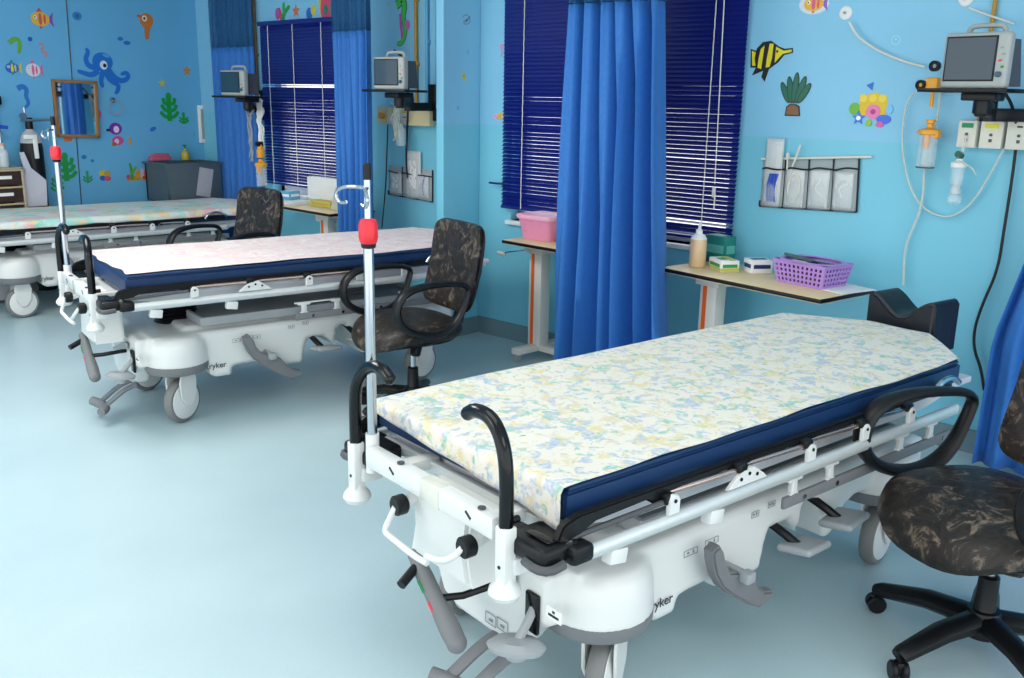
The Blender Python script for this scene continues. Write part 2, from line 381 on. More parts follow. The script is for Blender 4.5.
# ------------------------------------------------------------------ curtains
def curtain(label, path, z0, zm, seed, amp=.035, nf=9, flare=.12, zt=CEIL, slant=None, spread=.04):
    """path: list of (x,y); cloth z0..zm, netting zm..zt"""
    rnd = random.Random(seed); N = nf*14
    P = [Vector((*p, 0)) for p in path]
    L = [0]
    for a, b in zip(P, P[1:]): L.append(L[-1]+(b-a).length)
    ph = [rnd.uniform(-.9, .9) for _ in range(nf+2)]; am = [rnd.uniform(.55, 1.35) for _ in range(nf+2)]
    def pt(s):
        d = s*L[-1]; i = 0
        while i < len(L)-2 and d > L[i+1]: i += 1
        k = (d-L[i])/(L[i+1]-L[i]); p = P[i].lerp(P[i+1], k); t = (P[i+1]-P[i]).normalized()
        return p, Vector((-t.y, t.x, 0))
    def sheet(za, zb, rows, mt, name, parent):
        b = bmesh.new(); grid = []
        for r in range(rows+1):
            z = za+(zb-za)*r/rows; row = []
            for c in range(N+1):
                s = c/N; x = s*nf; i = int(min(x, nf-1)); fr = x-i
                A = am[i]*(1-fr)+am[i+1]*fr; PH = ph[i]*(1-fr)+ph[i+1]*fr
                down = 1+flare*(zb-z)*1.2
                w = math.sin(2*PI*x+PH+.5*math.sin(z*1.7+i*.6)) + .35*math.sin(4*PI*x+1.3*PH+z*.8)
                ss = .5+(s-.5)*(1+spread*(zm-z))
                if slant: ss += slant(z, s)
                ss_c = min(max(ss, -.3), 1.3)
                p, nr = pt(ss_c)
                row.append(b.verts.new(p+nr*w*A*amp*min(down, 1.6)+Vector((0, 0, z + (.004*math.sin(x*5) if r == 0 else 0)))))
            grid.append(row)
        for r in range(rows):
            for c in range(N): b.faces.new((grid[r][c], grid[r][c+1], grid[r+1][c+1], grid[r+1][c]))
        m = MB(); m.merge(b); o = m.build(name, mt, parent, angle=80)
        sd = o.modifiers.new('thickness', 'SOLIDIFY'); sd.thickness = .0022
        return o
    base = path[len(path)//2]
    o = sheet(z0, zm, 26, CURT, 'privacy_curtain', None); tag(o, label, 'curtain')
    sheet(zm, zt, 6, NET, 'netting', o)
    m = MB(); m.tube([(x, y, CEIL-.012) for x, y in path], .011, seg=8); m.build('ceiling_track', ALU, o)
    return o
curtain('long blue curtain hanging between two navy blinds, in front of the pink tub table', [(3.60, 2.43), (3.60, 2.98)], .13, 1.85, 5, nf=6, amp=.07, spread=.11, slant=lambda z, s: -.12*(1-s)*max(0, 1.85-z))
curtain('blue curtain hanging behind the middle monitor, right of the farthest navy blind', [(3.72, 4.58), (3.74, 4.96)], .10, 1.80, 6, nf=6, amp=.03, flare=.05)
curtain('blue curtain in the far corner beside the octopus wall, farthest of the curtains', [(4.045, 6.33), (4.045, 6.93)], .10, 1.76, 8, nf=7, amp=.022, flare=.02)
curtain('blue curtain at the far right edge behind the nearest swivel chair', [(3.90, .45), (3.90, 1.0)], .03, 1.85, 9, nf=5, amp=.04, flare=0,
        slant=lambda z, s: (-.38*s*max(0, min(1, (z-.55)/1.0))))

# ------------------------------------------------------------------ hospital stretcher
def stretcher(label, origin, th, dz, sheet, sheetlabel, cast=(0, 0, 0, 0), near_text=True, shelf=False):
    SH = (-.83, -.365, 0)
    ct, st = math.cos(th), math.sin(th)
    root = thing('hospital_stretcher', label, 'hospital bed', (origin[0]+.83*ct-.365*st, origin[1]+.83*st+.365*ct, 0), th)
    def B(m, name, mt, parent=root, **k):
        o = m.build(name, mt, parent, **k)
        if parent is root: o.location = SH
        return o
    W_ = .73
    side = lambda f: [(0.0 if f else W_), (1 if f else -1)]
    # --- base shell
    m = MB()
    prof = [(.10, .40), (.10, .30), (.33, .27), (.345, .20), (.37, .185), (.44, .185), (.45, .225), (.56, .232), (.60, .20), (.70, .192), (.785, .19), (.80, .27), (.812, .305),
            (.90, .305), (.935, .27), (.955, .25), (.962, .33), (.985, .352), (1.01, .35), (1.045, .30), (1.065, .25), (1.10, .188), (1.13, .20), (1.17, .264), (1.235, .29), (1.40, .285), (1.60, .285), (1.62, .31), (1.62, .39), (1.58, .405)]
    m.prism(prof, lambda a, b, t: (a, t, b), .055, W_-.055, bev=.012)
    m.box((.9, W_/2, .395), (1.3, .5, .05), bev=.02)
    for (cu, cv) in ((.215, .118), (.215, W_-.118), (1.44, .118), (1.44, W_-.118)):
        m.lathe([(0, .40), (.07, .40), (.105, .393), (.125, .372), (.134, .335), (.137, .268), (0, .268)], (cu, cv, 0), seg=40)
    # foot end panel
    m.prism([(.10, .27), (.145, .24), (.19, .18), (.28, .155), (.44, .155), (.51, .18), (.545, .25), (.56, .29), (.60, .31), (.60, .39), (.10, .39)], lambda a, b, t: (t, a, b), .045, .12, bev=.012)
    m.prism([(.12, .27), (.20, .19), (.54, .19), (.62, .27), (.62, .39), (.12, .39)], lambda a, b, t: (t, a, b), 1.56, 1.64, bev=.012)
    base = B(m, 'base_cover', WHITE)
    rm = base.modifiers.new('fuse', 'REMESH'); rm.mode = 'VOXEL'; rm.voxel_size = .0075; rm.use_smooth_shade = True
    sm = base.modifiers.new('soften', 'SMOOTH'); sm.iterations = 5; sm.factor = .5
    for (cu, cv) in ((.215, .118), (.215, W_-.118), (1.44, .118), (1.44, W_-.118)):
        m = MB(); m.lathe([(.10, .225), (.128, .235), (.136, .252), (.137, .272), (.10, .275)], (cu, cv, 0), seg=40); m.build('hood_trim', GREY, base)
    if near_text:
        text_mesh('printed_logo', 'stryker', .036, INK, base, Matrix.Translation((.362, .0505, .243)) @ RX(PI/2) @ Matrix.Scale(1.0, 4))
    # small printed symbols
    FINE = mat('fine_print', '8B9096', .5)
    for (cu, cz, w, h) in ((.475, .345, .05, .016), (.555, .35, .05, .016), (.73, .375, .03, .016), (.80, .385, .03, .016)):
        m = MB()
        for (a, b, c, d) in ((cu-w/2, cz, .0012, h), (cu+w/2, cz, .0012, h), (cu, cz-h/2, w, .0012), (cu, cz+h/2, w, .0012), (cu-w*.2, cz, .008, .005), (cu+w*.2, cz, .005, .008)):
            m.box((a, .0535, b), (c, .001, d))
        m.build('printed_symbol', FINE, base)
    for (cv, cz) in ((.30, .2), (.255, .205), (.47, .31)):
        m = MB()
        for (a, b, c, d) in ((cv-.02, cz, .0018, .028), (cv+.02, cz, .0018, .028), (cv, cz-.014, .04, .0018), (cv, cz+.014, .04, .0018), (cv, cz-.003, .014, .006)):
            m.box((.0415, a, b), (.001, c, d))
        m.build('printed_symbol', FINE, base)
    m = MB(); m.box((.0415, .075, .318), (.0015, .05, .030)); m.build('label_plate', PAPER, base, smooth=False)
    m = MB(); m.box((.0405, .075, .314), (.001, .034, .006)); m.box((.0405, .075, .324), (.001, .008, .006)); m.build('label_print', INK, base, smooth=False)
    m = MB(); m.box((.040, .145, .292), (.012, .044, .10), bev=.005); m.build('pedal_slot', GLOSSB, base)
    m = MB(); m.prism([(.20, .36), (.235, .36), (.46, .285), (.46, .27), (.20, .335)][::1], lambda a, b, t: (t, a, b), .031, .036); m.build('grey_inset', MGREY, base)
    # tray on base top
    m = MB(); m.box((.9, W_/2, .428), (1.15, .56, .022), bev=.008)
    for s_ in (-1, 1): m.box((.9, W_/2+s_*.275, .44), (1.15, .02, .04), bev=.006); m.box((.9+s_*.57, W_/2, .44), (.02, .56, .04), bev=.006)
    B(m, 'storage_tray', MGREY)
    for cu in (.30, 1.22):
        m = MB(); pr = [(.0, .40), (.10, .40)]
        for k in range(6): z = .41+k*(.075+dz)/6; pr += [(.095, z), (.085, z+.006)]
        pr += [(.09, .50+dz), (0, .50+dz)]
        m.lathe(pr, (cu, W_/2, 0)); B(m, 'lift_column', BLACK if cu < 1 else GREY)
    # --- casters
    for i, (cu, cv) in enumerate(((.2187, .085), (.2187, W_-.085), (1.4394, .085), (1.4394, W_-.085))):
        a = cast[i]; C = Vector((cu, cv, 0)); d = Vector((math.cos(a), math.sin(a), 0)); n_ = Vector((-d.y, d.x, 0))
        m = MB(); q = RZ(a); T = Matrix.Translation((cu, cv, 0)) @ q
        for s_ in (-1, 1):
            b = MB(); b.prism([(-.035, .25), (.035, .25), (.052, .19), (.045, .12), (.015, .08), (-.015, .08), (-.045, .12), (-.052, .19)], lambda x, z, t: (x, t, z), s_*.039-.004, s_*.039+.004, bev=.002); m.merge(b.bm, T)
        b = MB(); b.lathe([(0, .225), (.042, .225), (.045, .25), (.03, .275), (0, .275)]); m.merge(b.bm, T)
        c = B(m, 'caster', WHITE)
        w = MB(); w.lathe([(.078, -.022), (.092, -.021), (.099, -.012), (.1, 0), (.099, .012), (.092, .021), (.078, .022)], (cu, cv, .1), n_, seg=40); w.build('tyre', TYRE, c)
        w = MB(); w.lathe([(0, -.033), (.05, -.031), (.08, -.024), (.086, -.016), (.086, .016), (.08, .024), (.05, .031), (0, .033)], (cu, cv, .1), n_, seg=40); w.build('wheel_disc', WHITE, c)
    # --- litter frame
    m = MB(); m.box((.93, W_/2, .558+dz), (1.80, .67, .022), bev=.006)
    m.prism([(.02, .545), (.25, .505), (1.55, .505), (1.80, .545), (1.80, .556), (.02, .556)], lambda a, b, t: (a, t, b+dz), .035, W_-.035, bev=.01)
    B(m, 'litter_frame', LILAC)
    for f in (1, 0):
        v0, sg = side(f)
        V = lambda x: v0+sg*x
        m = MB(); m.tube([(.0, V(-.055), .533+dz), (1.55, V(-.055), .533+dz)], .0165, seg=16, flat=(1.05, .85)); tube = B(m, 'side_tube', ALU)
        m = MB(); m.ball((1.552, V(-.055), .533+dz), .016); m.build('end_cap', MGREY, tube)
        for (cu, big) in ((.26, 0), (.525, 1), (.778, 0), (1.03, 0), (1.27, 0)):
            m = MB()
            if big: m.prism([(cu-.075, .553), (cu+.075, .553), (cu+.06, .566), (cu+.02, .592), (cu-.02, .592), (cu-.06, .566)], lambda a, b, t: (a, t, b+dz), V(-.062), V(-.05), bev=.002)
            else: m.prism([(cu-.017, .55), (cu+.017, .55), (cu+.016, .582)] + [(cu+.016*math.cos(k*PI/6), .582+.014*math.sin(k*PI/6)) for k in range(7)] + [(cu-.016, .582)], lambda a, b, t: (a, t, b+dz), V(-.066), V(-.054), bev=.002)
            m.mi = 1
            for h in ((-.03, .572), (0, .58), (.03, .572)) if big else ((0, .582),):
                y = V(-.0665 if not big else -.0625); m.cyl((cu+h[0], y, h[1]+dz), (cu+h[0], y-sg*.002, h[1]+dz), .0045, seg=10)
            B(m, 'rail_bracket', [WHITE, BLACK])
        # folded side rail
        m = MB()
        top = [(-.035, .612), (.0, .622), (1.53, .622), (1.55, .615)]
        bot = [(1.55, .60), (1.14, .603), (1.10, .585), (1.06, .585), (1.03, .603), (.81, .603), (.785, .588), (.745, .588), (.72, .603), (.56, .603), (.535, .585), (.50, .585), (.475, .603), (.29, .60), (.265, .583), (.225, .583), (.20, .60), (.05, .595), (.01, .58), (-.015, .562), (-.05, .562), (-.058, .58), (-.045, .605)]
        m.prism(top+bot, lambda a, b, t: (a, t, b+dz-.010), V(-.04), V(-.018), bev=.004)
        rail = B(m, 'side_rail', BLACK)
        for cu, cz in ((-.035, .567), (.245, .585), (.517, .585), (.765, .588), (1.08, .585)):
            m = MB(); m.cyl((cu, V(-.05), cz+dz-.003), (cu, V(-.03), cz+dz-.003), .007, seg=12); m.build('rivet', STEEL, rail)
        for (a, b, mt) in (((-.02, .565), (.25, .578), DGREY), ((.265, .59), (.50, .59), BRONZE), ((.535, .59), (.765, .59), BRONZE), ((.785, .592), (1.02, .59), BRONZE), ((1.09, .59), (1.26, .588), STEEL)):
            m = MB(); m.cyl((a[0], V(-.034), a[1]+dz), (b[0], V(-.048), b[1]+dz), .0065, seg=12)
            m.mi = 1; m.box((b[0]+.005, V(-.048), b[1]+dz+.006), (.034, .026, .022), bev=.005)
            m.build('folding_link', [mt, BLACK], rail)
        # lower rail with posts
        m = MB(); m.box((1.145, V(-.034), .44), (.86, .012, .032), bev=.004); lr = B(m, 'lower_rail', GREY)
        for cu in (.76, .925, 1.285, 1.458):
            m = MB(); m.box((cu, V(-.03), .474), (.024, .014, .045), bev=.003); m.box((cu, V(-.03), .497), (.06, .018, .009), bev=.002); m.box((cu, V(-.03), .455), (.036, .014, .01), bev=.002); m.build('rail_post', WHITE, lr)
        m = MB(); m.box((.845, V(-.03), .503), (.26, .018, .006), bev=.002); m.build('post_strip', WHITE, lr)
        for cu in (.80, .95, 1.15, 1.53): m = MB(); m.cyl((cu, V(-.038), .44), (cu, V(-.0435), .44), .007, seg=10); m.build('screw', STEEL, lr)
        for cu in (.10, .42):
            m = MB(); m.box((cu, V(-.045), .497+dz), (.05, .03, .035), bev=.004, rot=RY(.15)); B(m, 'tube_clip', WHITE)
        # side pedal
        cl = [(.490, .375), (.503, .345), (.515, .31), (.54, .275), (.585, .25), (.625, .225), (.66, .19), (.70, .165), (.745, .165)]
        m = MB(); m.tube([(a, V(.0), b) for a, b in cl], [.018, .022, .022, .023, .027, .027, .024, .02, .014], seg=14, smooth=2, flat=(1.5, .95)) if False else None
        L_ = []; R_ = []; wd = [.014, .022, .021, .022, .032, .034, .026, .022, .012]
        for i, (a, b) in enumerate(cl):
            a0 = cl[max(i-1, 0)]; a1 = cl[min(i+1, len(cl)-1)]; tx, tz = a1[0]-a0[0], a1[1]-a0[1]; ln = math.hypot(tx, tz); nx, nz_ = -tz/ln, tx/ln
            L_.append((a+nx*wd[i], b+nz_*wd[i])); R_.append((a-nx*wd[i], b-nz_*wd[i]))
        m = MB(); m.prism(L_+R_[::-1], lambda a, b, t: (a, t, b), V(-.015), V(.022), bev=.006)
        pd = B(m, 'side_pedal', GREY)
        m = MB(); m.cyl((.60, V(-.035), .275), (.60, V(.06), .275), .012, seg=12); m.box((.60, V(-.03), .272), (.035, .03, .03), bev=.006); m.build('pedal_peg', MGREY, pd)
        for (cu, cz, tl) in ((.87, .268, .08), (1.06, .292, -.05)):
            m = MB(); m.box((cu, V(-.012), cz), (.125, .10, .022), bev=.01, rot=RZ(.1*sg) @ RX(-.15*sg) @ RY(tl), seg=3); sp = B(m, 'step_pedal', MGREY)
            m = MB(); m.tube([(cu-.01, V(.0), cz), (cu-.03, V(.04), cz+.03), (cu-.03, V(.12), cz+.05)], .013, seg=8, smooth=1); m.build('pedal_arm', BLACK, sp)
    # --- foot end
    m = MB(); m.box((-.115, .33, .572+dz), (.036, .50, .048), bev=.004)
    m.mi = 1
    for v in (.13, .44): m.cyl((-.12, v, .598+dz), (-.12, v, .601+dz), .009, seg=14)
    beam = B(m, 'foot_beam', [WHITE, DGREY])
    m = MB(); m.box((-.115, .305, .572+dz), (.041, .075, .053), bev=.005, rot=RX(.03)); m.build('tape_wrap', TAPE, beam)
    for v in (.16, .46): m = MB(); m.box((-.1338, v, .575+dz), (.0015, .022, .006), rot=RX(.6)); m.build('printed_arrow', INK, beam)
    for v in (.14, .50):
        m = MB(); m.box((-.05, v, .556+dz), (.14, .04, .03), bev=.005); B(m, 'beam_bracket', WHITE)
    m = MB(); m.box((-.0, .365, .55+dz), (.02, .66, .03), bev=.005); B(m, 'end_rail', ALU)
    for v in (-.02, .70):
        s_ = 1 if v < .3 else -1
        c_ = v+s_*.02
        m = MB(); m.box((-.058, c_+s_*.01, .545+dz), (.105, .125, .042), bev=.012, seg=3); m.box((-.015, c_-s_*.05, .54+dz), (.06, .045, .04), bev=.01); m.box((-.075, c_+s_*.085, .545+dz), (.06, .05, .042), bev=.01)
        bp_ = B(m, 'corner_bumper', BLACK)
        m = MB(); m.tube([(-.06, c_-s_*.06, .530+dz), (-.10, c_-s_*.062, .527+dz), (-.115, c_-s_*.04, .528+dz), (-.112, c_-s_*.0, .53+dz)], .010, seg=8, smooth=1); m.build('bumper_latch', DGREY, bp_)
        m = MB(); m.box((-.07, c_, .5705+dz), (.022, .07, .003), bev=.001); m.build('bumper_slot', GLOSSB, bp_)
        # push handle
        hv = .052 if s_ > 0 else .65
        hu = -.16 if False else -.158+.04
        m = MB(); m.box((hu, hv, .525+dz), (.032, .034, .125), bev=.004); hd = B(m, 'push_handle', WHITE)
        pts = [(hu, hv, .585), (hu, hv, .68), (hu, hv+s_*.006, .735), (hu+.005, hv+s_*.03, .775), (hu+.01, hv+s_*.07, .80), (hu+.01, hv+s_*.12, .80), (hu+.01, hv+s_*.145, .785)]
        m = MB(); m.tube([(a, b, c+dz) for a, b, c in pts], .0155, seg=14, smooth=2); m.ball((hu+.01, hv+s_*.145, .785+dz), .0155, seg=12); m.build('hand_grip', GLOSSB, hd)
        m = MB(); m.lathe([(.016, .482), (.02, .466), (.033, .452), (.036, .44), (.028, .428), (0, .424)], (hu, hv, dz)); m.build('bumper_cone', WHITE, hd)
        m = MB(); m.cyl((hu+.014, hv, .595+dz), (hu+.032, hv, .595+dz), .008, seg=10); m.cyl((hu-.0165, hv, .50+dz), (hu-.018, hv, .50+dz), .004, seg=8); m.build('screw_knob', BLACK, hd)
        m = MB(); m.box((hu+.035, hv+s_*.0, .50+dz), (.06, .05, .04), bev=.008); m.build('handle_hinge', WHITE, hd)
    # cranks
    for (kv, pts) in ((.411, [(-.155, .411, .508), (-.165, .422, .475), (-.175, .43, .445), (-.172, .40, .44), (-.165, .32, .425), (-.155, .28, .42)]),
                      (.150, [(-.155, .15, .51), (-.17, .165, .485), (-.172, .21, .46), (-.165, .27, .445)])):
        m = MB(); m.cyl((-.158, kv, .51+dz), (-.128, kv, .51+dz), .024, seg=24, bev=.004); ck = B(m, 'crank', BLACK)
        m = MB(); m.tube([(a, b, c+dz) for a, b, c in pts], .0075, seg=10, smooth=2); m.build('crank_arm', WHITE, ck)
        m = MB(); m.cyl((-.13, kv, .51+dz), (-.05, kv, .535+dz), .014, seg=12); m.build('crank_shaft', WHITE, ck)
    m = MB(); m.prism([(.20, .545), (.43, .545), (.42, .45), (.44, .37), (.20, .37), (.22, .45)], lambda a, b, t: (t, a, b+(dz if b > .4 else 0)), -.10, .03, bev=.01); B(m, 'foot_support', WHITE)
    # brake bar
    m = MB()
    P0, P1 = Vector((-.10, .415, .366)), Vector((-.10, .245, .218)); dr = (P1-P0).normalized()
    m.tube([P0, P0.lerp(P1, .2), P0.lerp(P1, .5), P0.lerp(P1, .8), P1], [.016, .021, .02, .026, .024], seg=16, smooth=1, flat=(1, 1.0)); m.ball(P0, .017); m.ball(P1, .0245)
    bb = B(m, 'brake_bar', DGREY if False else GREY)
    ang = math.atan2(dr.z, dr.y)
    for k, mt in ((.33, GREEN), (.58, RED)):
        c = P0.lerp(P1, k); m = MB(); m.box((c.x-.019, c.y, c.z), (.006, .03, .010), rot=RX(ang)); m.build('brake_label', mt, bb)
    m = MB(); c = P0.lerp(P1, .12); m.cyl(c+Vector((-.01, 0, 0)), c+Vector((-.065, -.02, -.02)), .012, seg=10); m.build('peg', BLACK, bb)
    m = MB(); c = P0.lerp(P1, .5); m.tube([c, (-.05, .29, .30), (.045, .27, .31)], .009, seg=8); m.build('brake_rod', BLACK, bb)
    # pump pedals
    m = MB(); m.tube([(.05, .145, .31), (.02, .135, .285), (-.015, .128, .25)], .011, seg=8, smooth=1)
    m.lathe([(0, .022), (.05, .018), (.068, .004), (.062, -.008), (.03, -.012), (.02, -.03), (0, -.034)], (-.022, .126, .237), (0.12, 0.1, 1), seg=30, sxy=(1, .72)); B(m, 'pump_pedal', MGREY)
    m = MB()
    for v in (.22, .30): m.tube([(.06, v-.02, .17), (-.0, v-.01, .145), (-.07, v+.015, .08)], .016, seg=10, smooth=1, flat=(.6, 1.3))
    m.tube([(-.10, .19, .07), (-.075, .22, .072), (-.07, .26, .075), (-.075, .31, .072), (-.10, .35, .08)], [.018, .022, .02, .022, .02], seg=14, smooth=1); B(m, 'lower_pedal', GREY)
    # IV pole
    pu, pv = -.10, .60
    m = MB(); m.cyl((pu, pv, .555+dz), (pu, pv, 1.10+dz), .0125, seg=16); pole = B(m, 'drip_pole', STEEL)
    m = MB(); m.cyl((pu, pv, .52+dz), (pu, pv, .62+dz), .017, seg=14); m.build('pole_socket', WHITE, pole)
    m = MB(); m.lathe([(.016, 1.088), (.0205, 1.093), (.0225, 1.104), (.0225, 1.132), (.019, 1.144), (.012, 1.148), (.0, 1.148)], (pu, pv, dz), seg=24); m.build('red_collar', RED, pole)
    m = MB(); m.lathe([(.012, 1.078), (.017, 1.081), (.018, 1.09), (0, 1.091)], (pu, pv, dz)); m.build('collar_base', BLACK, pole)
    m = MB(); m.cyl((pu, pv, 1.13+dz), (pu, pv, 1.25+dz), .009, seg=14); m.build('upper_pole', STEEL, pole)
    m = MB(); m.cyl((pu, pv, 1.235+dz), (pu, pv, 1.275+dz), .0095, seg=14, bev=.002); m.build('pole_cap', BLACK, pole)
    for sgn, L2 in ((1, .07), (-1, .04)):
        m = MB(); zz = 1.218+dz
        m.tube([(pu, pv, zz), (pu-.02, pv+sgn*.03, zz+.002), (pu-.03, pv+sgn*L2, zz-.002), (pu-.035, pv+sgn*(L2+.02), zz-.02), (pu-.03, pv+sgn*(L2+.005), zz-.04), (pu-.028, pv+sgn*(L2-.02), zz-.035)], .0045, seg=8, smooth=2); m.build('hook', STEEL, pole)
    # head end
    m = MB(); m.box((1.83, W_/2, .53+dz), (.12, .44, .04), bev=.008); m.tube([(1.83, .18, .53+dz), (1.78, .09, .535+dz), (1.70, .06, .535+dz)], .018, seg=8); B(m, 'head_beam', WHITE)
    m = MB(); m.tube([(1.40, -.05, .60+dz), (1.425, -.055, .635+dz), (1.50, -.055, .645+dz), (1.56, -.05, .615+dz)], .009, seg=10, smooth=2); B(m, 'lift_handle', STEEL)
    if shelf:
        m = MB(); m.box((1.96, .41, .561+dz), (.32, .30, .012), bev=.004); m.box((1.80, .39, .545+dz), (.05, .30, .03), bev=.004); B(m, 'head_shelf', WHITE)
    # mattress
    out = [(0, 0), (1.665, 0), (1.93, .24), (1.93, .46), (1.79, W_), (0, W_)]
    m = MB(); m.prism(out, lambda a, b, t: (a, b, t), .572+dz, .652+dz, bev=.014, seg=3)
    m.tube([(a, b, .649+dz) for a, b in [(0.01, .008), (1.66, .008), (1.92, .243), (1.92, .457), (1.785, W_-.008), (0.01, W_-.008)]], .004, seg=6, closed=True)
    mt = B(m, 'mattress', NAVY)
    return root

def bedsheet(label, origin, th, ztop, mt, drop, wob, grp=None, foot=True, inset=(0, 0, 0, 0), seed=1, fslope=0):
    """sheet as a grid laid over the mattress: drop=(foot, near, far, head) overhang; all real geometry"""
    rnd = random.Random(seed)
    W_ = .73; L_ = 1.93
    x0, x1 = -drop[0]+inset[0], L_+drop[3]-inset[3]
    y0, y1 = -drop[1]+inset[1], W_+drop[2]-inset[2]
    nx, ny = 130, 60
    b = bmesh.new(); g = []
    def clipU(u, v):
        # mattress outline chamfers at head
        lim = L_
        if v < .24: lim = 1.665+(v/.24)*(.265)
        if v > .46: lim = 1.93-(v-.46)/.27*.14
        return lim
    for i in range(nx+1):
        row = []
        for j in range(ny+1):
            u = x0+(x1-x0)*i/nx; v = y0+(y1-y0)*j/ny
            # ragged hems
            wv = wob*(math.sin(u*9+seed)+.6*math.sin(u*23+2*seed)); wu = wob*(math.sin(v*11+seed)+.5*math.sin(v*31))
            k = (j/ny)*2-1; v += wv*(abs(k)**6)*(1 if k > 0 else -1)
            kk = (i/nx)*2-1; u += wu*(abs(kk)**8)*(1 if kk > 0 else -1)
            lim = clipU(min(max(v, 0), W_), min(max(v, 0), W_)) - inset[3]
            lim = clipU(0, min(max(v, 0), W_)) - inset[3]
            if u > lim: u = lim + (0 if drop[3] == 0 else min(u-lim, drop[3]))
            z = ztop+.0045 + .0015*math.sin(u*7+v*4+seed)+.0012*math.sin(v*17+u*3)
            r = .012
            def fold(e):   # e distance past the edge -> (horizontal, drop)
                if e <= 0: return 0, 0
                a = min(e/r, PI/2); h = r*math.sin(a); d = r*(1-math.cos(a))
                if e > r*PI/2: d += e-r*PI/2
                return h, d
            h, d = fold((-u-.004)*(1.0-fslope*min(1, max(0, v/W_))) if u < 0 else 0); uu = u if u >= -.004 else -.004-h - .02*d*(1+math.sin(v*25+seed)); z -= d
            e = (-v-.004) if v < 0 else ((v-W_-.004) if v > W_ else 0)
            h2, d2 = fold(e); vv = v
            if e > 0: vv = (-.004-h2-.006*math.sin(u*22+seed)*min(1, d2*20)-.006*min(1,d2*30)) if v < 0 else (W_+.004+h2+.006*min(1,d2*30))
            z -= d2
            if u > L_*.999 and False: pass
            row.append(b.verts.new((uu, vv, z)))
        g.append(row)
    for i in range(nx):
        for j in range(ny): b.faces.new((g[i][j], g[i+1][j], g[i+1][j+1], g[i][j+1]))
    bmesh.ops.remove_doubles(b, verts=b.verts, dist=.0004)
    bmesh.ops.transform(b, matrix=Matrix.Translation((-.83, -.365, -ztop)), verts=b.verts)
    m = MB(); m.merge(b); o = m.build('bed_sheet', mt, angle=70)
    ct, st = math.cos(th), math.sin(th)
    o.location = (origin[0]+.83*ct-.365*st, origin[1]+.83*st+.365*ct, ztop); o.rotation_euler = (0, 0, th)
    sd = o.modifiers.new('thickness', 'SOLIDIFY'); sd.thickness = .0015; sd.offset = 1
    tag(o, label, 'bed sheet')
    return o
O1, T1 = (1.3944, 1.1103), -.143
O2, T2 = (1.7174, 3.713), -.2005
O3, T3 = (2.0, 6.232), -.13
stretcher('nearest white wheeled stretcher with navy mattress, under the pastel print sheet', O1, T1, 0, None, '', cast=(.5, .3, .15, .1), shelf=True)
stretcher('middle white wheeled stretcher with navy mattress, under the plain pink sheet', O2, T2, .036, None, '', cast=(.55, .4, .2, .2))
stretcher('farthest white wheeled stretcher against the octopus wall, under the mint and pink sheet', O3, T3, -.03, None, '', cast=(.05, .2, .1, .2))
bedsheet('cream sheet with pastel blue, yellow and green print draped over the nearest stretcher', O1, T1, .652, SHEET1, (.10, .0, .05, .0), .004, inset=(0, .006, 0, .004), seed=2, fslope=.62)
bedsheet('plain pale pink sheet lying on the middle stretcher, navy mattress edge showing', O2, T2, .688, SHEET2, (0, 0, .03, 0), .008, inset=(.015, .03, 0, .01), seed=3)
bedsheet('mint, pink and white patterned sheet hanging over the side of the farthest stretcher', O3, T3, .622, SHEET3, (.05, .06, .04, .0), .006, inset=(0, 0, 0, .004), seed=4)

# ------------------------------------------------------------------ office chairs
def rounded(w, d, n=40, e=3.2, fx=None):
    out = []
    for k in range(n):
        a = 2*PI*k/n; c, s = math.cos(a), math.sin(a)
        out.append((math.copysign(abs(c)**(2/e), c)*w/2, math.copysign(abs(s)**(2/e), s)*d/2))
    return out
def pad(m, w, d, t, curve=lambda x, y: 0, e=3.2, M=Matrix.Identity(4), puff=.35):
    """upholstered pad in XY with thickness t; rings shrink towards faces"""
    b = bmesh.new(); prof = [(0.0, -.5), (.55, -.5), (.86, -.46), (.97, -.25), (1.0, 0), (.97, .25), (.88, .42), (.72, .5), (.45, .5+puff*.25), (0, .5+puff*.35)]
    rings = []
    for (s_, h) in prof:
        if s_ == 0: rings.append([b.verts.new((0, 0, h*t+curve(0, 0)))])
        else:
            rings.append([b.verts.new((x*s_, y*s_, h*t+curve(x*s_, y*s_))) for x, y in rounded(w, d, 44, e)])
    for A, B_ in zip(rings, rings[1:]):
        for k in range(44):
            vs = []
            for v in (A[k % len(A)], A[(k+1) % len(A)], B_[(k+1) % len(B_)], B_[k % len(B_)]):
                if v not in vs: vs.append(v)
            b.faces.new(vs)
    bmesh.ops.recalc_face_normals(b, faces=b.faces)
    m.merge(b, M)
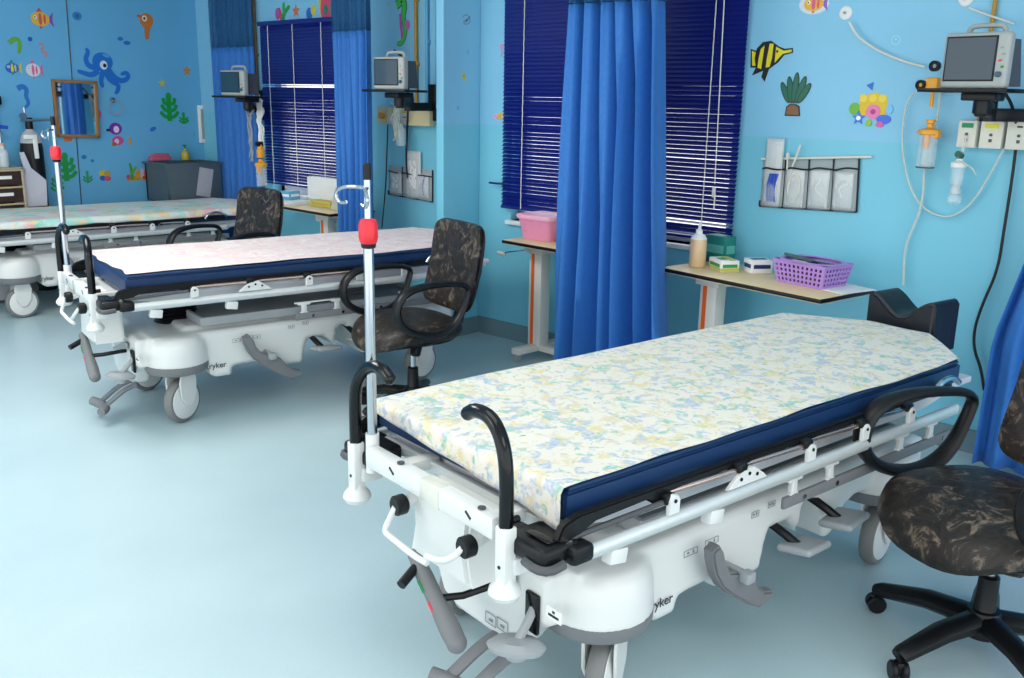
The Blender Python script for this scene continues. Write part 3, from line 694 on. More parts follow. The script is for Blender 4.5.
def office_chair(label, loc, rz, spin=.3, zs=0, k=1):
    t = thing('swivel_chair', label, 'office chair', (loc[0], loc[1], 0), rz, None); t.scale = (k, k, k)
    m = MB(); pad(m, .49, .50, .095, lambda x, y: -.05*max(0, (x-.08)/.15)**2 + .012*(y/.24)**2, e=2.7, M=Matrix.Translation((.03, 0, .420+zs))); m.build('seat', CHAIRF, t)
    m = MB(); pad(m, .42, .44, .03, lambda x, y: -.04*max(0, (x-.08)/.15)**2, e=2.7, M=Matrix.Translation((.03, 0, .385+zs)), puff=0); m.build('seat_shell', BLACK, t)
    # backrest: pad in local XY (x up), bent
    M = Matrix.Translation((-.235, 0, .70+zs)) @ RY(-math.radians(12)) @ Matrix(((0, 0, 1, 0), (0, 1, 0, 0), (1, 0, 0, 0), (0, 0, 0, 1)))
    m = MB(); pad(m, .43, .41, .06, lambda x, y: .035*(y/.2)**2 - .03*math.cos(x*6), e=6.5, M=M); m.build('backrest', CHAIRF, t)
    m = MB(); M2 = M @ Matrix.Translation((0, 0, -.026)); pad(m, .42, .40, .03, lambda x, y: .035*(y/.2)**2 - .03*math.cos(x*6), e=6.5, M=M2, puff=0); m.build('back_shell', BLACK, t)
    m = MB(); m.tube([(-.02, 0, .375+zs), (-.17, 0, .37+zs), (-.25, 0, .40+zs), (-.275, 0, .50+zs), (-.285, 0, .66+zs)], [.022, .024, .024, .022, .02], seg=10, smooth=2, flat=(.5, 2.0)); m.build('back_support', BLACK, t)
    for s_ in (-1, 1):
        y = s_*.27
        pts = [(-.15, y, .655), (-.02, y, .672), (.10, y, .672), (.19, y, .65), (.235, y, .59), (.225, y, .52), (.16, y, .465), (.06, y, .438), (-.03, y, .45), (-.09, y, .50), (-.13, y, .585)]
        m = MB(); m.tube([(a, b, c+zs) for a, b, c in pts], [.014, .016, .018, .020, .021, .020, .020, .021, .021, .018, .015], seg=12, smooth=2, flat=(.85, 1.5), closed=True)
        arm = m.build('armrest', BLACK, t)
        m = MB(); m.tube([(.06, y, .435+zs), (.05, y*.92, .40+zs), (.04, y*.5, .385+zs)], .02, seg=8, smooth=1, flat=(.5, 1.8)); m.build('arm_bracket', BLACK, arm)
    m = MB(); m.box((.0, 0, .365+zs), (.17, .13, .05), bev=.012); m.build('tilt_mechanism', BLACK, t)
    m = MB(); m.tube([(.03, -.05, .36+zs), (.05, -.2, .355+zs), (.05, -.27, .35+zs)], .006, seg=8); m.box((.05, -.27, .35+zs), (.03, .05, .012), bev=.004); m.build('height_lever', BLACK, t)
    m = MB(); m.cyl((.03, .09, .36+zs), (.05, .11, .31+zs), .03, .024, seg=16, bev=.004); m.build('tension_knob', BLACK, t)
    m = MB(); m.cyl((0, 0, .20), (0, 0, .35+zs), .014, seg=14); g_ = m.build('gas_lift', STEEL, t)
    m = MB(); m.lathe([(.032, .07), (.034, .12), (.028, .13), (.026, .23), (.02, .235), (0, .235)]); m.build('column_cover', BLACK, g_)
    m = MB()
    for k in range(5):
        a = spin+2*PI*k/5; c, s = math.cos(a), math.sin(a)
        m.tube([(c*.02, s*.02, .105), (c*.15, s*.15, .10), (c*.28, s*.28, .072), (c*.295, s*.295, .066)], [.034, .030, .024, .020], seg=10, flat=(.85, 1.15))
    m.lathe([(.0, .065), (.05, .065), (.052, .11), (.04, .135), (0, .14)]); m.build('star_base', BLACK, t)
    for k in range(5):
        a = spin+2*PI*k/5; c, s = math.cos(a)*.29, math.sin(a)*.29; aa = a+1.1+k*.7; n_ = Vector((-math.sin(aa), math.cos(aa), 0))
        m = MB()
        for o_ in (-1, 1): m.lathe([(0, -.008), (.022, -.008), (.026, -.004), (.026, .004), (.022, .008), (0, .008)], Vector((c, s, .026))+n_*o_*.014, n_, seg=18)
        m.cyl((c, s, .03), (c, s, .07), .007, seg=8); m.box((c, s, .042), (.03, .02, .022), bev=.006, rot=RZ(aa)); m.build('caster', BLACK, t)
    return t
office_chair('nearest black swivel chair with brown patterned seat, cut off by the right edge', (2.51, .575), math.radians(152), spin=.09, zs=-.015)
office_chair('black swivel chair with brown patterned seat and backrest beside the middle stretcher', (2.757, 3.127), math.radians(168), spin=.2, zs=.012, k=.95)
office_chair('farthest black swivel chair, dark backrest below the farthest navy blind', (2.87, 4.85), math.radians(186), spin=.5, zs=.03, k=.94)

# ------------------------------------------------------------------ overbed tables
def overbed_table(label, c, rz, L=.86, D=.38, z=.675, post=.22, crank=False):
    """long axis = local Y, wall side +X"""
    t = thing('overbed_table', label, 'table', (c[0], c[1], 0), rz)
    m = MB(); m.box((0, 0, z-.011), (D, L, .022), bev=.002)
    m.mi = 1; m.box((0, 0, z-.0105), (D+.008, L+.008, .019), bev=.006)
    tp = m.build('tabletop', [WOODT, BLACK], t)
    m = MB(); m.box((0, .02, z-.038), (.045, L-.10, .03), bev=.004); m.box((0, post, z-.055), (.10, .14, .05), bev=.006); m.build('top_beam', POWDER, t)
    m = MB(); m.box((0, post, (z-.06+.07)/2), (.075, .095, z-.13), bev=.006); pst = m.build('post', POWDER, t)
    m = MB(); m.box((-.039, post+.016, (z-.06+.07)/2), (.003, .022, z-.15)); m.build('post_stripe', ORANGE, pst, smooth=False)
    m = MB(); m.box((0, post, .06), (D*.95, .06, .035), bev=.006); m.box((0, post-.22, .06), (.05, .44, .035), bev=.006); m.box((0, post-.44, .06), (D*.95, .05, .035), bev=.006); m.build('base_frame', POWDER, t)
    for (a, b) in ((-.16, post), (.16, post), (-.16, post-.44), (.16, post-.44)):
        m = MB(); m.cyl((a-.0, b-.01, .022), (a, b+.01, .022), .022, seg=16); m.box((a, b, .04), (.02, .03, .02), bev=.003); m.build('caster', MGREY, t)
    if crank:
        m = MB(); m.tube([(-.08, post+.04, z-.06), (-.10, post+.16, z-.085), (-.10, post+.19, z-.10)], .004, seg=8); ck = m.build('crank_handle', STEEL, t)
        m = MB(); m.cyl((-.10, post+.18, z-.10), (-.10, post+.24, z-.098), .011, seg=12, bev=.003); m.build('crank_grip', POWDER, ck)
    return t
TZ = .675
tb1 = overbed_table('wheeled overbed table with orange stripe, holding the pink tub behind the big curtain', (3.895, 3.105), math.radians(-4), crank=True, post=.265, L=.74)
tb2 = overbed_table('wheeled overbed table with orange stripe, holding the purple basket and boxes', (3.775, 1.95), math.radians(-9.5), post=.27)
tb3 = overbed_table('wheeled overbed table below the farthest navy blind, piled with papers', (3.895, 5.42), math.radians(-2), post=-.15, D=.36)

def carton(label, c, d, rz, m1, m2, m3=None, tilt=0, marks=None, cat='box', name='carton', z=TZ+.001):
    m = MB(); m.box((0, 0, d[2]/2), d, bev=.0015)
    m.mi = 1; m.box((-d[0]/2-.0006, 0, d[2]*.52), (.0012, d[1]*.8, d[2]*.3)); m.box((0, -d[1]/2-.0006, d[2]*.52), (d[0]*.8, .0012, d[2]*.3))
    m.box((0, 0, d[2]+.0006), (d[0]*.7, d[1]*.4, .0012))
    if m3: m.mi = 2; m.box((-d[0]/2-.001, 0, d[2]*.2), (.0016, d[1]*.99, d[2]*.25)); m.box((0, -d[1]/2-.001, d[2]*.2), (d[0]*.99, .0016, d[2]*.25)); m.box((d[0]*.2, 0, d[2]+.0012), (d[0]*.3, d[1]*.95, .0014))
    o = m.build(name, [m1, m2] + ([m3] if m3 else [])); o.location = (c[0], c[1], z); o.rotation_euler = (tilt, 0, rz); return tag(o, label, cat)
TEAL = mat('teal_card', '1D8078', .5, noise=.04); TEAL2 = mat('teal_print', '5FB8AE', .5); YCARD = mat('yellow_green_card', 'C9C84B', .5, noise=.1); GCARD = mat('green_card', '2B9A55', .5)
NCARD = mat('navy_card', '1E2F6E', .4, noise=.1); OCARD = mat('orange_card', 'D9A060', .5)
# soap bottle
t = thing('pump_bottle', 'tall bottle of amber liquid with white cap, left end of the purple basket table', 'bottle', (3.80, 2.30, TZ+.001))
m = MB(); m.lathe([(0, 0), (.036, 0), (.039, .006), (.039, .125), (.033, .137), (0, .139)]); m.build('bottle_body', mat('amber_liquid', 'E8C59A', .3, noise=.05, coat=.3), t)
m = MB(); m.lathe([(.037, .124), (.037, .134), (.024, .150), (.014, .154), (.014, .165), (0, .165)]); m.build('bottle_shoulder', PAPER, t)
m = MB(); m.lathe([(.0155, .150), (.0155, .170), (.006, .178), (.004, .205), (0, .206)]); m.build('nozzle', PAPER, t)
carton('teal green cardboard box standing against the wall behind the amber bottle', (3.985, 2.29), (.07, .13, .13), math.radians(-12), TEAL, TEAL2)
carton('flat yellow and green printed box beside the amber bottle', (3.82, 2.17), (.09, .13, .05), math.radians(-35), PAPER, GCARD, YCARD)
carton('small white and navy box between the yellow printed box and the purple basket', (3.88, 2.03), (.10, .09, .06), math.radians(-38), PAPER, NCARD, None)
# purple basket
def basket():
    PUR = mat('lilac_plastic', 'B58AD8', .35, coat=.1)
    t = thing('plastic_basket', 'lilac purple perforated basket on the overbed table', 'basket', (3.80, 1.735, TZ+.001), math.radians(-12))
    L, D, H = .27, .19, .10
    def pt(side_, k, h):
        f = .84+.16*h
        l, d_ = L/2*f, D/2*f; z = h*H
        return {0: (-d_, (k*2-1)*l, z), 1: ((k*2-1)*d_, l, z), 2: (d_, (1-k*2)*l, z), 3: ((1-k*2)*d_, -l, z)}[side_]
    b = bmesh.new()
    for s_ in range(4):
        nk = 11 if s_ % 2 == 0 else 8; rows = [0, .12, .24, .32, .44, .52, .64, .72, .84, 1]
        nkk = nk*2+1
        V = [[b.verts.new(pt(s_, i/nkk, h)) for i in range(nkk+1)] for h in rows]
        for r in range(len(rows)-1):
            for i in range(nkk):
                if r % 2 == 1 and i % 2 == 1: continue
                b.faces.new((V[r][i], V[r][i+1], V[r+1][i+1], V[r+1][i]))
    bmesh.ops.remove_doubles(b, verts=b.verts, dist=.0005)
    m = MB(); m.merge(b); o = m.build('basket_wall', PUR, t, smooth=False); sd = o.modifiers.new('t', 'SOLIDIFY'); sd.thickness = .003
    m = MB(); m.box((0, 0, .002), (D*.84, L*.84, .003)); m.build('basket_floor', PUR, t)
    m = MB(); m.tube([(-D/2, -L/2, H), (-D/2, L/2, H), (D/2, L/2, H), (D/2, -L/2, H)], .005, seg=8, smooth=2, closed=True, flat=(.8, 2.4)); m.build('basket_rim', PUR, t)
basket()
m = MB(); m.box((0, 0, 0), (.09, .13, .012), bev=.003, rot=RX(.15) @ RY(.2)); o = m.build('folded_packet', mat('dark_teal_foil', '1F4A50', .35, noise=.2)); o.location = (3.79, 1.78, TZ+.105); tag(o, 'dark teal folded packet sticking out of the purple basket', 'packet')
m = MB(); m.box((0, 0, .045), (.12, .2, .08), bev=.01); m.mi = 1; m.box((-.03, .03, .088), (.04, .08, .012), bev=.004)
o = m.build('supply_bundle', [mat('dark_goods', '3A3444', .6, noise=.4, nscale=30), PAPER]); o.location = (3.80, 1.735, TZ+.006); o.rotation_euler = (0, 0, math.radians(-12)); tag(o, 'dark wrapped supplies seen through the holes of the purple basket', 'supplies')
m = MB(); m.box((0, 0, .0015), (.20, .22, .003)); o = m.build('paper_sheet', PAPER, smooth=False); o.location = (3.80, 1.61, TZ+.0005); o.rotation_euler = (0, 0, -.3); tag(o, 'white sheet of paper under the right end of the purple basket', 'paper')
# pink tub
t = thing('storage_tub', 'pink translucent plastic tub on the overbed table behind the big curtain', 'tub', (3.93, 3.345, TZ+.001), math.radians(-4))
PINK = mat('pink_plastic', 'F49AC0', .3, coat=.2, noise=.08, alpha=.93); PINK2 = mat('pink_lid', 'F9B4CE', .3, coat=.2)
m = MB(); b = bmesh.new(); 
R0 = [(x*.8, y*.82, 0) for x, y in rounded(.22, .27, 40, 6)]; R1 = [(x, y, .12) for x, y in rounded(.22, .27, 40, 6)]
A = [b.verts.new(p) for p in R0]; Bv = [b.verts.new(p) for p in R1]
for k in range(40): b.faces.new((A[k], A[(k+1) % 40], Bv[(k+1) % 40], Bv[k]))
b.faces.new(A[::-1]); b.faces.new(Bv); m.merge(b); m.build('tub_body', PINK, t)
m = MB(); m.prism(rounded(.24, .29, 40, 6), lambda a, b, t_: (a, b, t_), .112, .135, bev=.006); m.build('tub_lid', PINK2, t)
carton('small yellow green box to the right of the pink tub', (3.90, 3.12), (.08, .12, .045), math.radians(5), YCARD, PAPER)
# far table papers
m = MB()
for k in range(5): m.box((0, 0, .002+k*.004), (.2-.01*k, .28-.01*k, .003), rot=RZ(.1*math.sin(k*2)))
o = m.build('paper_stack', PAPER, smooth=False); o.location = (3.88, 5.66, TZ+.001); tag(o, 'pile of white papers on the far overbed table', 'papers')
carton('large white carton leaning below the farthest navy blind', (3.99, 5.42), (.06, .34, .15), math.radians(2), PAPER, PAPER, z=TZ+.04)
carton('yellow carton lying under the large white carton on the far table', (3.95, 5.36), (.12, .22, .038), math.radians(2), YCARD, OCARD)
carton('blue box at the left end of the far overbed table', (3.90, 5.72), (.10, .09, .06), math.radians(10), mat('sky_blue_card', '58A8D0', .5), PAPER, z=TZ+.022)
m = MB(); m.prism([(-.1, 0), (.08, 0), (.02, .15), (-.03, .14)], lambda a, b, t_: (t_, a, b), -.02, .02, bev=.004); o = m.build('paper_bag', mat('grey_beige_bag', 'CFCDBE', .6, noise=.1)); o.location = (3.86, 5.10, TZ+.001); tag(o, 'crumpled grey bag at the right end of the far overbed table', 'bag')

# ------------------------------------------------------------------ head cushion
t_ = MB()
poly = []
H0 = .0
for k in range(25):
    s_ = k/24; x = -.15+.30*s_
    z = .175 - .07*math.exp(-((x-.0)/.085)**2) - .02*max(0, (abs(x)-.125)/.025)**2
    poly.append((x, z))
poly = [(-.15, 0)] + poly + [(.15, 0)]
t_.prism(poly[::-1], lambda a, b, tt: (tt, a*.9, b), -.085, .085, bev=.012, seg=3)
o = t_.build('head_cushion', NAVY2, angle=60); o.scale = (1, 1, 1.10); o.location = (3.49, 1.192, .5685); o.rotation_euler = (0, 0, math.radians(-12)); tag(o, 'black vinyl cushion with a hollowed top behind the head of the nearest stretcher', 'cushion')

# ------------------------------------------------------------------ patient monitors on wall arms
def monitor(label, c, rz, w=.30, h=.235, arm_to=None, cat='monitor', big=True):
    """screen faces local -X; image right = local -Y"""
    t = thing('patient_monitor', label, cat, c, rz)
    m = MB(); m.box((.0, 0, h/2), (.05, w, h), bev=.014, seg=3); m.build('front_casing', MONW, t)
    m = MB(); m.prism([(-w/2+.01, .01), (w/2-.01, .01), (w/2-.03, h-.02), (-w/2+.03, h-.02)], lambda a, b, tt: (tt, a, b), .02, .15, bev=.02, seg=3); m.build('rear_casing', mat('dark_grey_casing', '4B5058', .5, noise=.06), t)
    m = MB(); m.box((-.0262, w*.06, h*.53), (.003, w*.78, h*.80), bev=.001); m.build('screen_bezel', BLACK, t)
    m = MB(); m.box((-.0285, w*.06, h*.53), (.002, w*.73, h*.74)); m.build('screen', SCREEN, t, smooth=False)
    m = MB()
    for k, mt_ in enumerate((0, 0, 1, 2, 0)): m.mi = mt_; m.box((-.027, -w*.395-(k % 2)*.010, h*.72-k*.022), (.004, .010, .007), bev=.001)
    m.build('buttons', [MGREY, RED, GREEN], t)
    m = MB(); m.cyl((-.025, -w*.40, h*.25), (-.042, -w*.40, h*.25), w*.042, seg=20, bev=.003); m.build('control_knob', mat('blue_grey_knob', '3C5A70', .4), t)
    m = MB(); m.tube([(.05, w*.3, h-.01), (.05, w*.26, h+.018), (.05, w*.2, h+.026), (.05, -w*.2, h+.026), (.05, -w*.26, h+.018), (.05, -w*.3, h-.01)], .009, seg=10, smooth=1); m.build('carry_handle', MONW, t)
    m = MB(); m.box((.07, w*.12, -.006), (.22, w*1.4, .014), bev=.003); m.build('shelf_plate', BLACK, t)
    return t
def wall_arm(label, c, x1, y1, off=0):
    """two-link black bracket from plate under the monitor (c) to the wall at y1"""
    t = thing('monitor_arm', label, 'wall bracket', (c[0], c[1], c[2]))
    m = MB(); m.box((0, 0, -.02), (.12, .12, .03), bev=.006); m.cyl((0, 0, -.08), (0, 0, -.02), .03, seg=18); m.build('arm_head', BLACK, t)
    dx, dy = x1-c[0], y1-c[1]
    m = MB(); a = math.atan2(dy*.5+.08, dx*.5); L = math.hypot(dx*.5, dy*.5+.08)
    m.box((dx*.25, (dy*.5+.08)/2, -.065), (L, .05, .055), bev=.01, rot=RZ(a)); m.cyl((dx*.5, dy*.5+.08, -.11), (dx*.5, dy*.5+.08, -.03), .03, seg=18); m.build('arm_link', BLACK, t)
    m = MB(); ex, ey = dx*.5, dy*.5-.08; a = math.atan2(ey, ex); L = math.hypot(ex, ey)
    m.box((dx*.5+ex/2, dy*.5+.08+ey/2, -.085), (L, .045, .05), bev=.01, rot=RZ(a)); m.build('arm_link', BLACK, t)
    m = MB(); m.box((dx-.016, dy, -.06+off), (.03, .07, .22), bev=.006); m.build('wall_plate', BLACK, t)
    return t
p1 = Vector((3.72, 1.155, 1.487))
monitor('large patient monitor with grey screen at the top right, above the nearest stretcher', p1, math.radians(-8), w=.235, h=.195)
wall_arm('black wall bracket under the large monitor at top right', (3.79, 1.14, 1.48), WX, 1.02)
p2 = Vector((3.60, 4.25, 1.458))
monitor('patient monitor with teal screen on a shelf in front of the second blue curtain', p2, math.radians(12), w=.22, h=.18)
wall_arm('black wall bracket reaching out to the middle monitor', (3.66, 4.25, 1.448), 3.90 if False else WX, 4.42)
p3 = Vector((3.62, 5.92, 1.405))
monitor('small patient monitor in front of the farthest blue curtain', p3, math.radians(14), w=.22, h=.17)
wall_arm('black wall bracket behind the farthest monitor', (3.70, 5.90, 1.398), WX, 5.98 if False else 6.30)

# ------------------------------------------------------------------ cables and tubes
def cord(name, label, cat, pts, r, mt, smooth=3, group=None):
    m = MB(); m.tube(pts, r, seg=8, smooth=smooth); o = m.build(name, mt, angle=180); return tag(o, label, cat, group)
def X(u, v, x=WX-.03): return onX(u, v, x)
cord('power_cable', 'black cable hanging down the wall from the large monitor', 'cable', [onX(1004, 92, 3.93), onX(1012, 104, 3.99), X(1018, 130), X(1012, 180), X(1004, 230), X(998, 270), X(982, 305), X(974, 330), X(974, 350), X(981, 368), X(984, 390)], .006, RUBBER)
cord('suction_tube', 'clear looped tube hanging from the suction gauge to the wall sockets', 'tube', [X(924, 88, 4.02), X(906, 98), X(901, 140), X(906, 175), X(917, 203), X(935, 216), X(955, 217), X(975, 200), X(990, 175), X(1003, 150), X(1012, 138)], .005, CLEAR2)
cord('suction_tube', 'milky tube running down the wall to the black cushion', 'tube', [X(940, 92, 4.02), X(938, 118), X(930, 140), X(924, 165), X(923, 200), X(916, 222), X(906, 243), X(904, 262), X(903, 285)], .006, CLEAR2)
cord('sensor_lead', 'thin white lead sloping from the round wall disc to the suction gauge', 'cable', [X(849, 22), X(858, 38), X(880, 52), X(905, 62), X(925, 67)], .005, CREAM)
cord('sensor_lead', 'thin cream lead from the upper wall disc towards the large monitor handle', 'cable', [X(969, 8), X(985, 14), X(1003, 20), X(1014, 24)], .004, CREAM)
for (u, v, lb) in ((846, 13, 'round white disc on the wall beside the yellow fish sticker'), (966, -1, 'round white disc on the wall above the large monitor, cut by the top edge')):
    p = onX(u, v); m = MB(); m.lathe([(0, 0), (.027, 0), (.029, .003), (.024, .008), (0, .010)], p, (-1, 0, 0), seg=24); m.mi = 1; m.cyl(p+Vector((-.01, 0, .0)), p+Vector((-.018, 0, 0)), .006, seg=10)
    tag(m.build('wall_disc', [PAPER, MGREY]), lb, 'wall disc')
# suction gauges
t = thing('suction_regulator', 'amber suction regulator with two black gauges left of the large monitor', 'suction gauge', onX(934, 84, 4.04))
o0 = t.location.copy()
m = MB(); m.box((0, 0, 0), (.07, .05, .05), bev=.008); m.cyl((0, 0, -.02), (0, 0, -.09), .008, seg=10); m.build('regulator_body', YEL, t)
for (u, v, r) in ((935, 66, .021), (921, 85, .020)):
    p = onX(u, v, 4.0)-o0; m = MB(); m.lathe([(0, 0), (r*.95, 0), (r, .006), (r, .022), (r*.8, .024), (r*.78, .02), (0, .02)], p+Vector((.02, 0, 0)), (-1, 0.25, 0), seg=28); g = m.build('gauge', BLACK, t)
    m = MB(); m.cyl(p, p+Vector((-.003, .001, 0)), r*.35, seg=16); m.build('gauge_face', MGREY if r > .0205 else YEL, g)
# suction jar
t = thing('suction_jar', 'clear graduated suction jar with amber lid hanging below the regulator', 'jar', onX(925, 168, 4.03))
m = MB(); m.lathe([(.035, 0), (.036, .004), (.038, .135), (.039, .138)], seg=28); m.build('jar_body', CLEAR, t)
m = MB(); m.lathe([(.0, .0), (.036, 0), (.037, .005), (.034, .006), (0, .003)], seg=28); m.build('jar_base', DGREY, t)
m = MB(); m.lathe([(.034, .132), (.046, .136), (.046, .152), (.02, .160), (.012, .162), (.012, .176), (.018, .180), (.018, .194), (0, .196)], seg=28); m.box((-.005, -.028, .138), (.04, .03, .035), bev=.005); m.box((-.02, .0, .11), (.03, .022, .06), bev=.006); m.build('jar_lid', YEL, t)
m = MB()
for k in range(14): m.box((-.0375-.00015*k, .008, .012+k*.0085), (.001, .010 if k % 5 == 0 else .006, .0012))
m.build('scale_marks', INK, t, smooth=False)
# humidifier / nebuliser
t = thing('oxygen_humidifier', 'clear oxygen humidifier bottle with mask hanging under the wall sockets', 'oxygen bottle', onX(956, 186, 4.03))
m = MB(); m.lathe([(.018, 0), (.024, .006), (.026, .07), (.026, .08)], seg=24); m.build('bottle_body', CLEAR, t)
m = MB(); m.lathe([(.028, .075), (.030, .082), (.030, .092), (.012, .10), (.010, .115), (0, .116)], seg=24); m.build('bottle_cap', PAPER, t)
m = MB(); m.cyl((0, -.005, .11), (0, -.012, .20), .008, seg=14); m.build('flow_tube', CLEAR, t)
m = MB(); m.cyl((0, 0, .12), (-.03, .0, .128), .013, seg=16); m.ball((0, .0, .12), .016); m.build('flow_valve', mat('dark_green_knob', '0F5A48', .35), t)
m = MB(); m.lathe([(.0, .0), (.02, .0), (.022, .01), (.014, .03), (.012, .05)], (0, 0, -.03)); m.build('water_fill', mat('milky_white', 'DCE6EA', .3, alpha=.8), t)
m = MB(); m.lathe([(.026, 0), (.028, .02), (.022, .04), (.010, .05), (.008, .06)], (0, -.002, -.07), (0.3, 0.2, 1), seg=20, sxy=(1, .8)); m.build('face_mask', CLEAR, t)
m = MB(); m.tube([(-.01, .0, .1), (-.02, -.03, .09), (-.02, -.06, .075), (-.02, -.075, .05)], .0035, seg=8, smooth=2); m.build('side_tube', CLEAR2, t)
# wall socket trunking
def panel(name, label, u0_, u1_, v0_, v1_, x, mts):
    a = onX(u0_, v0_, x); b = onX(u1_, v1_, x); return a, b
YLAB = mat('yellow_label', 'E6DC3C', .5); GLAB = mat('green_label', '1B8F5A', .5)
for (ya, yb, lab, lb) in ((1.292, 1.222, GLAB, 'cream gas socket box with green label, left of its row beside the monitor cable'), (1.208, 1.125, YLAB, 'cream gas socket box with yellow label, middle of its row under the large monitor'), (1.112, 1.02, None, 'cream gas socket box without coloured label, rightmost of its row under the large monitor')):
    t = thing('gas_outlet', lb, 'wall socket', (WX, (ya+yb)/2, 1.318))
    m = MB(); m.box((-.03, 0, 0), (.06, ya-yb, .105), bev=.004); m.build('outlet_box', CREAM, t)
    m = MB()
    if lab: m.box((-.0612, 0, .034), (.002, (ya-yb)*.62, .018))
    else: m.box((-.0612, 0, .034), (.002, .02, .006))
    m.build('outlet_label', lab or INK, t, smooth=False)
    m = MB(); m.cyl((-.06, 0, 0), (-.064, 0, 0), .006, seg=14); m.box((-.061, 0, -.022), (.002, .012, .012)); m.build('outlet_port', DGREY, t)
# second trunking (beyond pilaster side)
t = thing('gas_outlet', 'cream wall socket panel with yellow labels under the middle monitor', 'wall socket', (WX, 4.66, 1.30))
m = MB(); m.box((-.03, 0, 0), (.06, .50, .11), bev=.004); m.build('panel_body', mat('yellowed_cream', 'D8CFA0', .45), t)
for y in (.10, -.02): m = MB(); m.box((-.0615, y, 0), (.003, .10, .10), bev=.001); f = m.build('outlet_plate', CREAM, t); m = MB(); m.box((-.0635, y, .03), (.002, .04, .02)); m.mi = 1; m.box((-.0635, y, -.005), (.002, .03, .005)); m.build('outlet_label', [YLAB, INK], f, smooth=False)
m = MB(); m.cyl((-.06, .19, .0), (-.09, .19, .0), .02, seg=16); m.build('outlet_knob', YEL, t)
# pipes
for (u, v, x, r, mt, lb, z0) in ((987, 60, 4.085, .0085, YPIPE, 'yellow gas pipe on the wall behind the large monitor', 1.37), (416, 50, 4.085, .011, YPIPE, 'yellow gas pipe on the wall above the cream socket panel', 1.355)):
    p = onX(u, v, x); m = MB(); m.cyl((x, p.y, z0), (x, p.y, CEIL), r, seg=12); m.box((x+.008, p.y, 2.0), (.02, .035, .02), bev=.003); m.box((x+.008, p.y, 1.62), (.02, .035, .02), bev=.003)
    tag(m.build('gas_pipe', mt), lb, 'pipe')
BPIPE = mat('blue_painted_pipe', '5FB0D8', .4)
for (u, lb) in ((427, 'pale blue painted pipe just right of the yellow pipe near the middle monitor'), (437, 'pale blue painted pipe nearest the corner of the pilaster, by the middle monitor')):
    p = onX(u, 50, 4.085); m = MB(); m.cyl((4.085, p.y, 1.355), (4.085, p.y, CEIL), .011, seg=12); m.box((4.093, p.y, 1.75), (.02, .035, .02), bev=.003); m.box((4.093, p.y, 2.1), (.02, .035, .02), bev=.003)
    tag(m.build('gas_pipe', BPIPE), lb, 'pipe')
p = onX(255, 40, 4.085); m = MB(); m.cyl((4.085, p.y, 1.3), (4.085, p.y, CEIL), .014, seg=12); m.box((4.093, p.y, 1.7), (.02, .04, .02), bev=.003); tag(m.build('gas_pipe', mat('brown_pipe', '6B5A42', .5)), 'brown pipe on the wall between the farthest curtain and farthest blind', 'pipe')
# far suction set with yellow lids
t = thing('suction_jar', 'amber lidded suction set hanging beside the farthest navy blind', 'jar', onX(262, 186, 3.80))
m = MB(); m.lathe([(.034, 0), (.036, .004), (.038, .14)], seg=24); m.build('jar_body', CLEAR, t)
m = MB(); m.lathe([(.042, .14), (.044, .146), (.044, .162), (.02, .17), (.012, .19), (0, .19)], seg=24); m.box((-.02, -.01, .13), (.03, .03, .07), bev=.006); m.build('jar_lid', YEL, t)
m = MB(); m.lathe([(0, .20), (.024, .20), (.027, .21), (.027, .255), (.02, .26), (.016, .29), (0, .30)], seg=20); m.build('regulator', YEL, t)
m = MB(); m.box((-.0, .01, .295), (.04, .05, .035), bev=.006); m.build('gauge', BLACK, t)
def tangle(name, label, u, v, x, w, h, n, seed, mt, r=.004):
    rnd = random.Random(seed); p = onX(u, v, x); m = MB()
    for k in range(n):
        pts = [(0+rnd.uniform(-.015, .015), rnd.uniform(-w, w)*(1-.6*i/6), h*(.5-i/6)+rnd.uniform(-.02, .02)) for i in range(7)]
        m.tube(pts, r, seg=6, smooth=2)
    o = m.build(name, mt); o.location = p; return tag(o, label, 'cables', kind='stuff')
tangle('cable_tangle', 'tangle of white leads hanging behind the farthest monitor', 260, 122, 3.84, .06, .34, 10, 1, PAPER, .005)
tangle('cable_tangle', 'grey and black leads hanging beside the farthest curtain', 251, 135, 3.84, .04, .34, 6, 2, MGREY, .005)
tangle('cable_tangle', 'tangle of clear tubes hanging under the middle monitor', 396, 122, 3.95, .06, .22, 8, 3, CLEAR2, .005)
cord('power_cable', 'black cable hanging from the middle monitor down the wall pocket', 'cable', [onX(394, 50, 3.80), onX(406, 60, 3.84), onX(409, 90, 3.9), X(407, 130), X(406, 160), X(408, 178)], .007, RUBBER)
cord('power_cable', 'thin black cable down the wall beside the second blue curtain', 'cable', [X(388, 120), X(387, 150), X(386, 180), X(384, 205), X(382, 228)], .004, RUBBER)
p = onX(403, 118, 3.98)
m = MB(); m.lathe([(0, 0), (.028, 0), (.032, .01), (.032, .10), (.02, .115), (.012, .14), (0, .14)], seg=20); o = m.build('oxygen_bottle', CLEAR); o.location = onX(401, 146, 3.98); tag(o, 'clear bottle hanging under the cream socket panel by the middle monitor', 'oxygen bottle')

